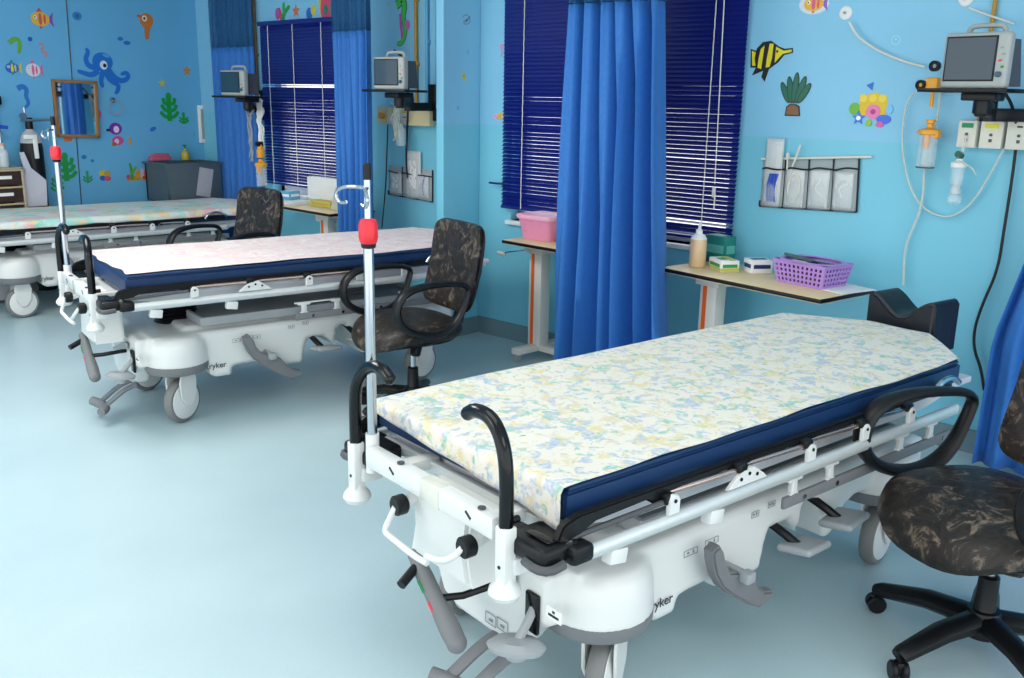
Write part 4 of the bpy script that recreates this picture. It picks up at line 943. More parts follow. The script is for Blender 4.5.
# ------------------------------------------------------------------ wall pockets
def pocket(label, TL, TR, BR, BL, n, seed, rod=True, grp=None, fills=()):
    """corner points on the wall plane (u,v)"""
    a, b, c, d = [onX(*q, WX-.004) for q in (TL, TR, BR, BL)]
    t = thing('wall_pocket', label, 'wall organiser', (WX, (a.y+b.y)/2, (a.z+d.z)/2)); o0 = t.location
    def P(s, k, off):   # s 0..1 left->right, k 0 bottom..1 top
        q = (d*(1-s)+c*s)*(1-k)+(a*(1-s)+b*s)*k
        return Vector((WX-off, q.y, q.z))-o0
    BK = mat('pocket_backing', 'A6B4B8', .7, noise=.08); BIND = mat('black_binding', '10141A', .7)
    bm_ = bmesh.new(); N = 24
    g = [[bm_.verts.new(P(i/N, k/4, .006)) for i in range(N+1)] for k in range(5)]
    for k in range(4):
        for i in range(N): bm_.faces.new((g[k][i], g[k][i+1], g[k+1][i+1], g[k+1][i]))
    m = MB(); m.merge(bm_); o = m.build('backing', BK, t); sd = o.modifiers.new('t', 'SOLIDIFY'); sd.thickness = .002
    # clear front bulging per pocket
    bm_ = bmesh.new(); N = n*8
    def blg(i): return .008+.034*abs(math.sin(PI*(i % 8)/8 if i % 8 else 0))
    g = [[bm_.verts.new(P(i/N, k/6*.80, blg(i)*(.5+.5*math.sin(PI*min(1, k/6+.15))))) for i in range(N+1)] for k in range(7)]
    for k in range(6):
        for i in range(N): bm_.faces.new((g[k][i], g[k][i+1], g[k+1][i+1], g[k+1][i]))
    m = MB(); m.merge(bm_); m.build('clear_front', mat('clear_vinyl', 'DDE8EC', .15, alpha=.30, spec=.8), t, angle=180)
    m = MB()
    m.tube([P(i/24, 0, .01) for i in range(25)], .004, seg=6); m.tube([P(1, k/4, .01) for k in range(5)], .004, seg=6); m.tube([P(0, k/8, .01) for k in range(2)], .004, seg=6)
    m.tube([P(i/N, .80+.02*math.sin(i*.7), blg(i)) for i in range(N+1)], .004, seg=6)
    for j in range(1, n): m.tube([P(j/n, .76, .012), P(j/n, 1, .012)], .0035, seg=6); m.tube([P(j/n, 0, .012), P(j/n, .76, .012)], .0018, seg=6)
    m.build('binding', BIND, t)
    if rod:
        m = MB(); m.cyl(P(-.02, 1.0, .012), P(1.12, 1.02, .012), .006, seg=10); m.build('hanging_rod', CREAM, t)
    rnd = random.Random(seed)
    return t, P, o0
tp, Pf, o0 = pocket('clear wall pocket with black trim above the purple basket, holding wrapped tubing', (764, 159), (860, 158), (857, 212), (760, 206), 4, 1)
def pack(label, s, k0, k1, w, off, mt, tilt=0, name='wrapped_packet', extra=None, P=Pf, o0=o0, grp=None):
    c0, c1 = P(s, k0, off), P(s, k1, off); H = (c1-c0).length
    m = MB()
    b = bmesh.new(); nx, nz = 8, 12; rnd = random.Random(int(s*100+k0*10)); g = []
    for j in range(nz+1):
        row = []
        for i in range(nx+1):
            x = (i/nx-.5)*w; z = j/nz*H; e = min(i, nx-i)/nx*2; f = min(j, nz-j)/nz*2
            bul = .006*min(1, e*2)*min(1, f*3)+rnd.uniform(-.0015, .0015)
            row.append(b.verts.new((-bul, x, z)))
        g.append(row)
    for j in range(nz):
        for i in range(nx): b.faces.new((g[j][i], g[j][i+1], g[j+1][i+1], g[j+1][i]))
    m.merge(b)
    if extra: m.mi = 1; extra(m, w, H)
    o = m.build(name, mt if isinstance(mt, list) else [mt, BLUEP]); sd = o.modifiers.new('t', 'SOLIDIFY'); sd.thickness = .006; sd.offset = 0 if False else -1
    o.location = c0+o0; o.rotation_euler = (tilt, 0, 0); return tag(o, label, 'medical packet', grp)
FILM = mat('wrapper_film', 'F2F6F4', .25, alpha=.6, spec=.8, noise=.05, nscale=60, bump=.3)
pack('tall clear packet with blue tubing in the leftmost pocket above the purple basket', .13, .04, 1.42, .085, .016, [FILM, BLUEP], extra=lambda m, w, H: [m.tube([(-.013, x, H*.06), (-.015, x+.008, H*.28), (-.014, x-.006, H*.48)], .005, seg=6, smooth=2) for x in (-.022, -.01, .0, .012)])
pack('clear packet with a coiled white tube in the second pocket above the purple basket', .37, .03, .80, .09, .016, [FILM, CREAM], extra=lambda m, w, H: m.tube([(-.013, .028*math.cos(k*PI/6), H*.5+H*.38*math.sin(k*PI/6)) for k in range(12)], .005, seg=8, closed=True, smooth=1))
pack('clear wrapped packet in the third pocket above the purple basket', .62, .04, .78, .09, .016, [FILM, PAPER], extra=lambda m, w, H: m.tube([(-.009, -.025, H*.3), (-.01, .02, H*.5), (-.009, -.01, H*.75)], .005, seg=8, smooth=2))
pack('clear wrapped packet in the rightmost pocket above the purple basket', .86, .05, .74, .085, .016, [FILM, PAPER], extra=lambda m, w, H: m.tube([(-.009, -.02, H*.7), (-.01, .02, H*.55), (-.009, .0, H*.3)], .006, seg=8, smooth=2))
m = MB(); m.tube([(0, 0, 0), (-.002, -.02, .06), (-.002, -.035, .115)], .005, seg=8); m.ball((0, .022, .06), .012, (1, .7, 1.6)); m.cyl((0, .02, 0), (0, .022, .06), .004, seg=8)
o = m.build('feeding_tube', CREAM); o.location = onX(791, 170, WX-.03); o.rotation_euler = (.0, 0, 0); tag(o, 'thin cream tube end sticking up out of the second wall pocket', 'tube')
tp2, P2, o2_ = pocket('clear wall pocket with black trim under the middle monitor, near the pilaster', (389, 165), (433, 170), (433, 202), (389, 194), 3, 2, rod=False)
pack('tall wrapped packet standing in the wall pocket under the middle monitor', .62, .05, 1.55, .14, .02, [FILM, PAPER], P=P2, o0=o2_, extra=lambda m, w, H: m.box((-.01, 0, H*.5), (.004, w*.5, H*.6)))
pack('wrapped packet at the left of the wall pocket under the middle monitor', .22, .1, .8, .11, .02, [FILM, PAPER], P=P2, o0=o2_, extra=lambda m, w, H: m.box((-.01, 0, H*.5), (.004, w*.5, H*.5)))
pack('blue tubing packet at the right of the wall pocket under the middle monitor', .86, .1, .85, .08, .02, [FILM, BLUEP], P=P2, o0=o2_, extra=lambda m, w, H: m.tube([(-.008, 0, H*.1), (-.009, .01, H*.5), (-.008, -.01, H*.9)], .005, seg=8, smooth=2))

# ------------------------------------------------------------------ mirror, wash trough, trolley
t = thing('wall_mirror', 'mirror in a wooden frame on the octopus wall, reflecting a blue curtain', 'mirror', (3.10, FY-.012, 1.30), math.radians(-3.8))
a, b, c, d = [onY(*q, FY-.02) for q in ((52, 79), (96, 81), (99, 138), (57.5, 137.5))]
def fr(p, q, w=.022):
    m = MB(); v = (q-p); L = v.length; ang = math.atan2(v.z, v.x)
    m.box((p+q)/2 - t.location, (L+w, .03, w), bev=.003, rot=RY(-ang)); return m
m = MB(); cen = (a+b+c+d)/4; k = .94
P_ = [cen+(x-cen)*k for x in (a, b, c, d)]
bm_ = bmesh.new(); bm_.faces.new([bm_.verts.new(x-t.location+Vector((0, 0, 0))) for x in P_[::-1]]); m.merge(bm_); mg = m.build('mirror_glass', MIRROR, t, smooth=False)
for p, q in ((P_[0], P_[1]), (P_[1], P_[2]), (P_[2], P_[3]), (P_[3], P_[0])): fr(p, q).build('frame_side', FRAMEW, t)
m = MB(); m.box(cen-t.location+Vector((0, .012, 0)), (.30, .006, .38)); m.build('mirror_back', FRAMEW, t)
# soap dish hook below octopus
p = onY(114, 100, FY-.03); m = MB(); m.lathe([(0, 0), (.02, 0), (.022, .01), (.012, .03), (0, .03)], p+Vector((0, .03, 0)), (0, -1, 0)); m.mi = 1
m.tube([p+Vector((.055*math.cos(k*PI/8)+.01, 0, -.055+.055*math.sin(k*PI/8))) for k in range(16)], .004, seg=6, closed=True); tag(m.build('towel_ring', [STEEL, MGREY]), 'small metal towel ring mounted under the blue octopus sticker', 'towel ring')
# wash trough
t = thing('wash_trough', 'dark steel scrub sink standing at the far wall beside the farthest curtain', 'sink', (3.79, 7.01, 0))
m = MB()
m.prism([(-.22, .60), (.22, .60), (.22, .90), (-.25, .90)], lambda a_, b_, tt: (a_, tt, b_-.02), -.19, -.17, bev=.003)
DKS = mat('dull_steel', '5C6C72', .4, metal=.3, noise=.1)
m.box((0, .16, .74), (.46, .02, .30)); m.box((-.22, 0, .74), (.02, .34, .28)); m.box((.22, 0, .74), (.02, .34, .28)); m.box((0, 0, .61), (.44, .34, .02)); m.box((-.235, -.01, .885), (.04, .36, .015)); m.box((.225, -.01, .885), (.02, .36, .015)); m.box((0, -.185, .885), (.46, .02, .015))
m.build('basin', DKS, t)
for x in (-.18, .18):
    for y in (-.15, .15): m = MB(); m.cyl((x, y, 0), (x, y, .60), .015, seg=10); m.build('leg', DKS, t)
m = MB(); m.box((.07, -.194, .74), (.12, .004, .22), rot=RY(.2)); m.build('splash_panel', mat('pale_panel', 'B9B8BE', .5, noise=.1), t)
p = onY(187, 160, 6.95)
t = thing('soap_bottle', 'small yellow soap bottle standing on the dark steel sink', 'bottle', (3.90, 7.165, .893))
m = MB(); m.lathe([(0, 0), (.032, 0), (.034, .01), (.030, .06), (.012, .075), (.01, .09), (0, .09)], seg=18); m.build('bottle_body', mat('yellow_liquid', 'C9B23A', .3), t)
m = MB(); m.cyl((0, 0, .088), (0, 0, .115), .006, seg=8); m.box((-.01, -.01, .115), (.03, .012, .01), bev=.002); m.build('bottle_pump', GREEN, t)
m = MB(); m.box((0, 0, .02), (.17, .05, .035), bev=.008); m.box((0, 0, .046), (.14, .045, .02), bev=.006); o = m.build('folded_cloth', mat('pink_cloth', 'C8607A', .8, noise=.15)); o.location = (3.68, 7.165, .893); tag(o, 'pink folded cloth on the left rim of the dark steel sink', 'cloth')
# trolley at left edge
TX, TY = 2.32, 7.08
t = thing('drug_trolley', 'metal drawer trolley with brown drawers at the far left edge', 'trolley', (TX, TY, 0))
m = MB(); 
for x in (-.24, .24):
    for y in (-.12, .12): m.box((x, y, .5), (.02, .02, .80), bev=.003)
m.box((0, 0, .895), (.50, .26, .012)); m.box((0, 0, .30), (.50, .26, .012)); m.box((0, .12, .6), (.48, .006, .6))
m.build('trolley_frame', mat('beige_metal', 'B8B09A', .4, metal=.3), t)
for k in range(4):
    m = MB(); m.box((0, -.005, .83-k*.115), (.455, .245, .10), bev=.004); dr_ = m.build('drawer', mat('dark_brown_drawer', '3A2322', .45), t)
    m = MB(); m.box((.12, -.1305, .835-k*.115), (.09, .004, .022)); m.build('drawer_label', PAPER, dr_, smooth=False)
    m = MB(); m.box((0, -.131, .882-k*.115), (.46, .012, .012), bev=.002); m.build('drawer_pull', mat('beige_pull', 'C9B98E', .4), dr_)
for x in (-.22, .22):
    for y in (-.10, .10): m = MB(); m.cyl((x, y-.015, .05), (x, y+.015, .05), .05, seg=18); m.box((x, y, .09), (.03, .02, .05)); m.build('caster', TYRE, t)
for x in (-.24, .20):
    m = MB(); m.cyl((x, .10, .90), (x, .10, 1.32), .010, seg=10); m.build('rack_pole', STEEL, t)
m = MB(); m.cyl((-.26, .10, 1.30), (.22, .10, 1.30), .008, seg=8); m.cyl((-.26, .10, 1.12), (.22, .10, 1.12), .006, seg=8); m.build('rack_bar', STEEL, t)
m = MB(); m.box((.20, .10, 1.345), (.06, .05, .06), bev=.006); m.build('rack_clip', BLACK, t)
m = MB(); m.ball((0, 0, 0), .04, (1.5, .9, .75)); m.cyl((.04, 0, -.0), (.11, 0, -.01), .012, seg=10); o = m.build('blue_bulb', BLUEP); o.location = (2.42, 7.05, 1.175); tag(o, 'blue breathing bag on the rack above the drawer trolley', 'breathing bag'); 
for k, (x, lb, h) in enumerate(((2.45, 'milky white bottle on top of the drawer trolley', .14), (2.33, 'smaller white bottle on top of the drawer trolley', .11))):
    t2_ = thing('medicine_bottle', lb, 'bottle', (x+.02, 7.02, .902)); m = MB(); m.lathe([(0, 0), (.03, 0), (.032, .006), (.032, h*.75), (.015, h*.88), (.015, h), (0, h)], seg=18); m.build('bottle_body', mat('milky_white', 'DCE6EA', .3), t2_)
    m = MB(); m.cyl((0, 0, h), (0, 0, h+.02), .017, seg=16); m.build('bottle_cap', mat('blush_cap', 'D9A79A', .5), t2_)
# oxygen cylinder
t = thing('oxygen_cylinder', 'black oxygen cylinder with white shoulder beside the drawer trolley', 'gas cylinder', (2.70, 7.12, 0))
m = MB(); m.lathe([(0, 0), (.072, 0), (.075, .02), (.075, 1.02), (.07, 1.06)], seg=28); m.build('cylinder_body', BLACK, t)
m = MB(); m.lathe([(.071, 1.055), (.062, 1.10), (.045, 1.13), (.03, 1.14), (.03, 1.15), (0, 1.15)], seg=28); m.build('cylinder_shoulder', mat('grey_white_paint', 'B9BCC0', .5), t)
m = MB(); m.cyl((0, 0, 1.14), (0, 0, 1.23), .025, seg=14); m.build('valve', BLACK, t)
m = MB(); m.cyl((-.06, -.02, 1.21), (.16, -.02, 1.215), .010, seg=10); m.cyl((-.03, -.02, 1.21), (-.03, -.02, 1.30), .008, seg=8); m.lathe([(0, 0), (.025, 0), (.025, .02), (0, .02)], (-.05, -.03, 1.24), (0, -1, 0)); m.build('valve_fitting', STEEL, t)
m = MB(); m.box((0, -.078, 1.03), (.03, .01, .16), bev=.003, rot=RX(-.05)); m.box((-.03, -.078, 1.10), (.09, .012, .03), bev=.003); m.build('white_strap', PAPER, t)
m = MB(); m.prism([(-.05, .80), (-.02, .80), (.015, .69), (.11, .60), (.10, .42), (-.13, .42), (-.09, .52), (-.03, .67)], lambda a_, b_, tt: (a_, tt, b_), -.012, .012, bev=.006)
o = m.build('plastic_bag', mat('pale_bag', 'CFCFDD', .35, noise=.05, bump=.6, nscale=12)); o.location = (2.62, 7.00, .20); tag(o, 'pale plastic bag hanging in front of the black oxygen cylinder', 'bag')

# power sockets low on wall
for (u, v, lb) in ((322, 216, 'white wall socket left of its pair below the far overbed table'), (345, 219, 'white wall socket right of its pair below the far overbed table')):
    p = onX(u, v, WX); m = MB(); m.box((-.006, 0, 0), (.012, .13, .08), bev=.003); m.mi = 1
    for y in (-.03, .03):
        for dz_ in (-.012, .012): m.box((-.0125, y+dz_*.6, dz_), (.002, .006, .008))
    o = m.build('power_socket', [PAPER, INK]); o.location = p; tag(o, lb, 'socket')
p = onX(503, 183, WX); m = MB(); m.cyl((0, .02, 0), (-.0, -.10, 0), .006, seg=8); m.cyl((0, .02, 0), (.02, .02, 0), .005, seg=8); o = m.build('curtain_hook', mat('navy_bar', '0E2C66', .4)); o.location = (WX-.05, 3.88, p.z); tag(o, 'short dark blue wall hook at the left edge of the middle navy blind', 'hook')

# ------------------------------------------------------------------ wall stickers (thin vinyl cut-outs)
class Sticker:
    def __init__(s, wall, u, v, name, label, cat='wall sticker', k=1.0):
        s.k = k
        s.p = onX(u, v, WX) if wall == 'W' else onY(u, v, FY)
        s.wall = wall; s.m = MB(); s.mats = []; s.lay = 0; s.name = name; s.label = label; s.cat = cat
    def _fn(s, lay):
        t0 = .0006+lay*.0006
        if s.wall == 'W': return lambda a, b, t: (-t, -a, b)
        return lambda a, b, t: (a, -t, b)
    def poly(s, pts, col):
        mt = mat('vinyl_'+col, col, .4)
        if mt not in s.mats: s.mats.append(mt)
        s.m.mi = s.mats.index(mt); s.lay += 1
        ar = sum(pts[i][0]*pts[(i+1) % len(pts)][1]-pts[(i+1) % len(pts)][0]*pts[i][1] for i in range(len(pts)))
        if ar < 0: pts = pts[::-1]
        s.m.prism(pts, s._fn(s.lay), .0, .0006+s.lay*.0005); return s
    def ell(s, cx, cy, rx, ry, col, rot=0, n=20):
        c, sn = math.cos(rot), math.sin(rot)
        return s.poly([(cx+rx*math.cos(2*PI*k/n)*c-ry*math.sin(2*PI*k/n)*sn, cy+rx*math.cos(2*PI*k/n)*sn+ry*math.sin(2*PI*k/n)*c) for k in range(n)], col)
    def stroke(s, pts, w, col, sm=2, taper=None):
        P = [Vector(p) for p in pts]
        for _ in range(sm):
            Q = [P[0]]
            for a, b in zip(P, P[1:]): Q += [a*.75+b*.25, a*.25+b*.75]
            Q.append(P[-1]); P = Q
        n = len(P); L = []; R = []
        for i, p in enumerate(P):
            d = (P[min(i+1, n-1)]-P[max(i-1, 0)]).normalized(); nn = Vector((-d.y, d.x)); ww = w*(1 if taper is None else 1+(taper-1)*i/(n-1))
            L.append(p+nn*ww); R.append(p-nn*ww)
        mt = mat('vinyl_'+col, col, .4)
        if mt not in s.mats: s.mats.append(mt)
        s.m.mi = s.mats.index(mt); s.lay += 1; fn = s._fn(0); t1 = .0006+s.lay*.0005
        b = bmesh.new(); VL = [b.verts.new(fn(p.x, p.y, t1)) for p in L]; VR = [b.verts.new(fn(p.x, p.y, t1)) for p in R]
        for i in range(n-1): b.faces.new((VL[i], VL[i+1], VR[i+1], VR[i]))
        s.m.merge(b); s.ell(P[-1].x, P[-1].y, w*(taper or 1), w*(taper or 1), col, n=10); return s
    def done(s):
        o = s.m.build(s.name, s.mats, smooth=False); o.location = s.p
        for v_ in o.data.vertices:
            v_.co.z *= s.k
            if s.wall == 'W': v_.co.y *= s.k
            else: v_.co.x *= s.k
        return tag(o, s.label, s.cat)
def star(cx, cy, r, col_s, s, rot=0, inner=.45, n=5):
    s.poly([(cx+(r if k % 2 == 0 else r*inner)*math.sin(rot+k*PI/n), cy+(r if k % 2 == 0 else r*inner)*math.cos(rot+k*PI/n)) for k in range(2*n)], col_s)
def fish(s, cx, cy, L, H, body, tail, fin, eye=True, face=-1, stripes=None):
    s.poly([(cx-face*L*.30, cy), (cx-face*L*.55, cy+H*.5), (cx-face*L*.5, cy), (cx-face*L*.55, cy-H*.5)], tail)
    s.poly([(cx-.2*L, cy+H*.3), (cx, cy+H*.72), (cx+.15*L, cy+H*.3)], fin); s.poly([(cx-.1*L, cy-H*.3), (cx, cy-H*.65), (cx+.12*L, cy-H*.3)], fin)
    s.ell(cx, cy, L*.38, H*.45, body)
    if stripes: s.ell(cx, cy, L*.07, H*.38, stripes); s.ell(cx-face*L*.18, cy, L*.05, H*.3, stripes)
    if eye: s.ell(cx+face*L*.2, cy+H*.1, L*.07, L*.07, 'FFFFFF', n=12); s.ell(cx+face*L*.21, cy+H*.1, L*.035, L*.035, '101014', n=10)
    return s
def weed(s, h, w, col, rows=3, base=None):
    s.stroke([(0, 0), (0, h)], w*.16, col, 0)
    s.ell(0, h, w*.18, h*.16, col)
    for i in range(rows):
        y = h*(.15+.27*i)
        for sg in (-1, 1): s.stroke([(0, y), (sg*w*.3, y+.02*h), (sg*w*(.52-.08*i), y+h*.18)], w*.11, col, 1)
    return s
# --- window wall
s = Sticker('W', 770, 58, 'fish_sticker', 'black and yellow striped fish sticker on the wall above the plant sticker', k=1.4)
s.poly([(-.072, .03), (-.045, .022), (-.05, .0), (-.045, -.03), (-.068, -.03)], '101010').poly([(-.067, .024), (-.05, .018), (-.053, -.002), (-.05, -.024), (-.062, -.024)], 'E8D81A')
s.poly([(-.05, .03), (-.03, .05), (.0, .054), (.03, .035), (.05, .028), (.078, .03), (.08, .015), (.05, .008), (.03, -.015), (.0, -.035), (-.012, -.075), (-.025, -.06), (-.02, -.04), (-.06, -.055), (-.048, -.03), (-.055, 0)], '101010')
s.poly([(-.04, .0), (-.035, .028), (-.022, .04), (-.028, -.035), (-.042, -.03)], 'E8D81A').poly([(-.004, .045), (-.010, .0), (-.012, -.03), (.002, -.028), (.008, 0), (.010, .044)], 'E8D81A').poly([(.02, .035), (.047, .022), (.075, .025), (.075, .018), (.045, .012), (.022, -.012), (.019, -.015)], 'E8D81A').ell(.025, .02, .004, .004, '101010'); s.done()
s = Sticker('W', 794, 98, 'plant_sticker', 'green leafy plant in a brown pot sticker, below the striped fish', k=1.2)
for a, L_, x in ((-.45, .07, -.022), (-.18, .085, -.010), (.05, .098, .0), (.3, .088, .012), (.55, .07, .022)):
    s.ell(x+math.sin(a)*L_*.5, .0+math.cos(a)*L_*.5-.012, .0135, L_*.5+.008, '0B3B34', rot=-a); s.ell(x+math.sin(a)*L_*.5, math.cos(a)*L_*.5-.012, .0095, L_*.5+.003, '116B50', rot=-a)
s.poly([(-.030, -.066), (.032, -.066), (.026, -.03), (.01, -.022), (-.012, -.022), (-.026, -.032)], '1A1410').poly([(-.026, -.062), (.028, -.062), (.022, -.033), (.008, -.026), (-.010, -.026), (-.022, -.035)], '8A5D3C'); s.done()
s = Sticker('W', 872, 109, 'castle_sticker', 'colourful sandcastle sticker with blue flag and sea flowers on the right wall', k=1.4)
s.poly([(-.04, -.02), (-.04, .03), (-.02, .035), (-.015, .045), (.01, .05), (.025, .04), (.045, .035), (.045, -.02)], 'E6C01E')
for x in (-.03, .0, .03): s.ell(x, .032, .012, .012, 'F2D43A')
s.poly([(-.005, .055), (-.003, .08), (-.025, .07)], '1E6FC8').ell(.005, -.008, .022, .022, 'F07FB4').ell(.005, -.008, .008, .008, 'B03A80').ell(-.055, .0, .016, .018, '6EB83A')
star(-.038, -.028, .022, '2A7CE0', s); s.ell(.04, -.03, .022, .014, '3C6CE0').ell(-.005, -.042, .010, .010, '8CC43A').ell(.03, -.045, .012, .009, 'D860A8').ell(.055, .0, .010, .014, '7FC6F0').ell(-.038, -.028, .007, .007, 'FFFFFF'); s.done()
s = Sticker('W', 814, 4, 'fish_sticker', 'orange fish sticker with purple tail cut off by the top edge', k=1.2); s.ell(0, .0, .058, .036, 'D9E4EA'); fish(s, 0, 0, .10, .055, 'F2B62A', '8E5CC8', 'E8742A', face=-1, stripes='E05A8A'); s.done()
s = Sticker('W', 896, 40, 'bubble_sticker', 'faint pale bubble ring sticker between the white disc and the monitor'); s.stroke([(.018*math.cos(k*PI/6), .018*math.sin(k*PI/6)) for k in range(13)], .0015, 'A8DDF0', 1); s.ell(.0, .004, .004, .004, 'A8DDF0'); s.done()
# --- between pilaster and blinds
s = Sticker('W', 502, 50, 'jellyfish_sticker', 'pink jellyfish sticker at the left edge of the middle navy blind'); s.ell(0, .02, .018, .014, 'D59BCB').stroke([(0, .015), (.002, -.01), (-.004, -.035)], .004, 'C986B8', 1); s.done()
s = Sticker('W', 499, 116, 'flower_sticker', 'pink and yellow flower sticker just left of the middle navy blind')
for k in range(5): s.ell(.012+.014*math.sin(k*1.256), .014*math.cos(k*1.256), .009, .009, 'E6C84A')
for k in range(5): s.ell(-.022+.01*math.sin(k*1.256), -.004+.01*math.cos(k*1.256), .007, .007, 'E8A8CC')
s.ell(.012, 0, .007, .007, 'F09A3A'); s.done()
def pil_sticker(u, v, name, label):
    s = Sticker('F', u, v, name, label); s.p = onY(u, v, YC); return s
s = pil_sticker(466, 20, 'fish_sticker', 'pale grey outlined fish sticker high on the pilaster'); s.stroke([(-.03, .01), (-.01, .03), (.02, .025), (.035, .0), (.02, -.02), (-.01, -.025), (-.025, -.01), (.02, .01), (-.01, -.02), (.03, .02)], .003, '7E9AA6', 2); s.done()
s = pil_sticker(464, 77, 'shell_sticker', 'small yellow sea shell sticker on the pilaster'); s.poly([(-.02, .012), (.006, .022), (.012, .0), (.008, -.025), (-.003, -.012), (-.012, -.005)], 'D8C832').ell(-.002, .006, .006, .006, 'A88A1C'); s.done()
s = pil_sticker(468, 52, 'bubble_sticker', 'faint blue bubble sticker on the pilaster between fish and shell'); s.ell(0, 0, .011, .016, '8AB6DC'); s.done()
s = pil_sticker(458, 108, 'bubble_sticker', 'faint blue bubble sticker low on the pilaster'); s.ell(0, 0, .011, .012, '7EAEDC'); s.done()
# --- seahorse by middle monitor
s = Sticker('W', 402, 22, 'seahorse_sticker', 'green and pink seahorse sticker above the middle monitor')
s.stroke([(-.05, .10), (-.02, .115), (.0, .13), (.02, .12), (.03, .08), (.01, .04), (.02, .0), (.035, -.05), (.02, -.10), (-.01, -.13), (-.035, -.13)], .03, '20703A', 2, .5)
s.stroke([(-.05, .10), (-.02, .115), (.0, .13), (.02, .12), (.03, .08), (.01, .04), (.02, .0), (.035, -.05), (.02, -.10), (-.01, -.13), (-.035, -.13)], .022, '46C84A', 2, .5)
s.stroke([(-.01, .05), (-.01, -.01), (.0, -.06), (.0, -.10)], .014, 'C04AA8', 2, .6).ell(.055, -.02, .022, .03, 'C86AB4').ell(.0, .12, .007, .007, '101010'); s.done()
s = Sticker('W', 388, 4, 'bubble_sticker', 'small pale bubble sticker left of the seahorse at the top edge'); s.ell(0, 0, .012, .012, '8AC4C0'); s.done()
# --- above far window
s = Sticker('W', 282, 18, 'coral_sticker', 'pink and green coral sticker above the farthest navy blind')
s.stroke([(0, -.09), (.0, .0), (-.03, .06)], .026, 'C0584A', 1, .5).stroke([(.01, -.02), (.03, .03), (.09, .07)], .02, '2E9A4A', 1, .7).stroke([(.03, .03), (.03, .09)], .018, '3AA850', 1, .8).ell(-.05, .03, .028, .04, 'C050A8').poly([(-.05, -.1), (.05, -.1), (.03, -.03), (-.03, -.03)], '9A5A4A'); s.done()
s = Sticker('W', 296, 11, 'starfish_sticker', 'small orange starfish sticker above the farthest navy blind'); star(0, 0, .05, 'D0784A', s); s.done()
s = Sticker('W', 311, 12, 'fish_sticker', 'small blue and yellow fish sticker above the farthest navy blind'); s.ell(-.02, -.01, .035, .04, '2A6CC8').ell(.03, .01, .03, .035, 'D8C840'); s.done()
s = Sticker('W', 326, 8, 'coral_sticker', 'large red, yellow and purple sea shell sticker above the farthest navy blind'); s.ell(-.02, .03, .06, .10, 'E0C030').ell(.0, .0, .06, .10, 'D84A6A').ell(.0, -.01, .025, .035, '2A7A6A').ell(.0, -.09, .03, .035, '6A3AA8').ell(.085, -.02, .035, .07, '1F8A7A'); s.done()
# --- far octopus wall
BL = '1F74D0'
s = Sticker('F', 103, 67, 'octopus_sticker', 'large blue octopus sticker on the far wall, right above the mirror', k=0.92)
s.ell(.0, .04, .085, .075, BL)
for pts in ([(-.03, -.01), (-.12, .0), (-.14, .06), (-.11, .11), (-.12, .13)], [(-.04, -.03), (-.10, -.07), (-.17, -.05), (-.20, -.04)], [(.0, -.03), (-.03, -.10), (-.02, -.15)], [(.02, -.03), (.04, -.10), (.12, -.14), (.10, -.19), (.09, -.20)], [(.04, -.02), (.09, -.09), (.16, -.11), (.21, -.07), (.19, -.035), (.155, -.05)]):
    s.stroke(pts, .025, BL, 2, .55)
s.ell(.005, .015, .03, .035, 'D8ECF4').ell(.012, .012, .014, .016, '15181C').ell(.03, .09, .03, .012, '5AA4E0', rot=-.3); s.done()
s = Sticker('F', 40, 19, 'fish_sticker', 'orange and purple fish sticker high on the far wall, left of the octopus'); fish(s, 0, 0, .17, .11, 'E8B83A', '8A4AB8', 'C84A6A', face=-1, stripes='D85A5A'); s.done()
s = Sticker('F', 15, 43, 'fish_sticker', 'small green seahorse sticker on the far left of the far wall'); s.stroke([(-.04, .0), (.0, .03), (.03, .02), (.03, -.03), (.02, -.06)], .018, '6AAE3A', 1, .6); s.done()
s = Sticker('F', 12, 68, 'fish_sticker', 'blue and yellow fish sticker on the far left of the far wall'); fish(s, 0, 0, .12, .08, '2A6CC8', 'D8D03A', '2A9A6A', face=-1, stripes='E0D83A'); s.done()
s = Sticker('F', 33, 70, 'fish_sticker', 'pink and white striped fish sticker above the mirror, left side'); fish(s, 0, 0, .13, .10, 'E8DDE6', 'D86A9A', 'D86A9A', face=-1, stripes='D86A9A'); s.done()
s = Sticker('F', 42, 49, 'shrimp_sticker', 'faint pinkish coral sticker below the orange and purple fish'); s.stroke([(-.02, .04), (.02, .02), (-.01, -.01), (.03, -.03), (.02, -.05)], .010, 'B7949E', 1); s.done()
s = Sticker('F', 30, 39, 'bubble_sticker', 'small dark blue bubble sticker left of the octopus'); s.ell(0, 0, .016, .016, '1F5FB8'); s.done()
s = Sticker('F', 24, 96, 'seahorse_sticker', 'blue seahorse sticker on the far wall above the oxygen cylinder'); s.stroke([(-.04, .05), (.0, .07), (.025, .04), (.01, -.0), (.03, -.05), (.0, -.08)], .02, '2C78C8', 2, .5); s.done()
s = Sticker('F', 77, 16, 'bubble_sticker', 'pale blue bubble sticker high on the far wall near the groove'); s.ell(0, 0, .035, .03, '3A86C4').ell(.0, .0, .015, .015, '2468B0'); s.done()
s = Sticker('F', 146, 24, 'seahorse_sticker', 'orange seahorse sticker high on the far wall, right of the octopus'); s.ell(.005, .025, .055, .055, 'D07A2A').stroke([(-.03, .05), (-.06, .055)], .010, 'C0602A', 0).stroke([(.01, -.02), (.0, -.06), (.0, -.10)], .025, 'C87838', 1, .6).ell(-.01, .04, .02, .022, 'F4E6D8').ell(-.012, .04, .009, .010, '141414'); s.done()
s = Sticker('F', 123, 41, 'fish_sticker', 'pair of small blue fish stickers right above the octopus'); s.ell(-.02, .015, .022, .015, '2A70C4').ell(.03, -.012, .028, .015, '2A70C4'); s.done()
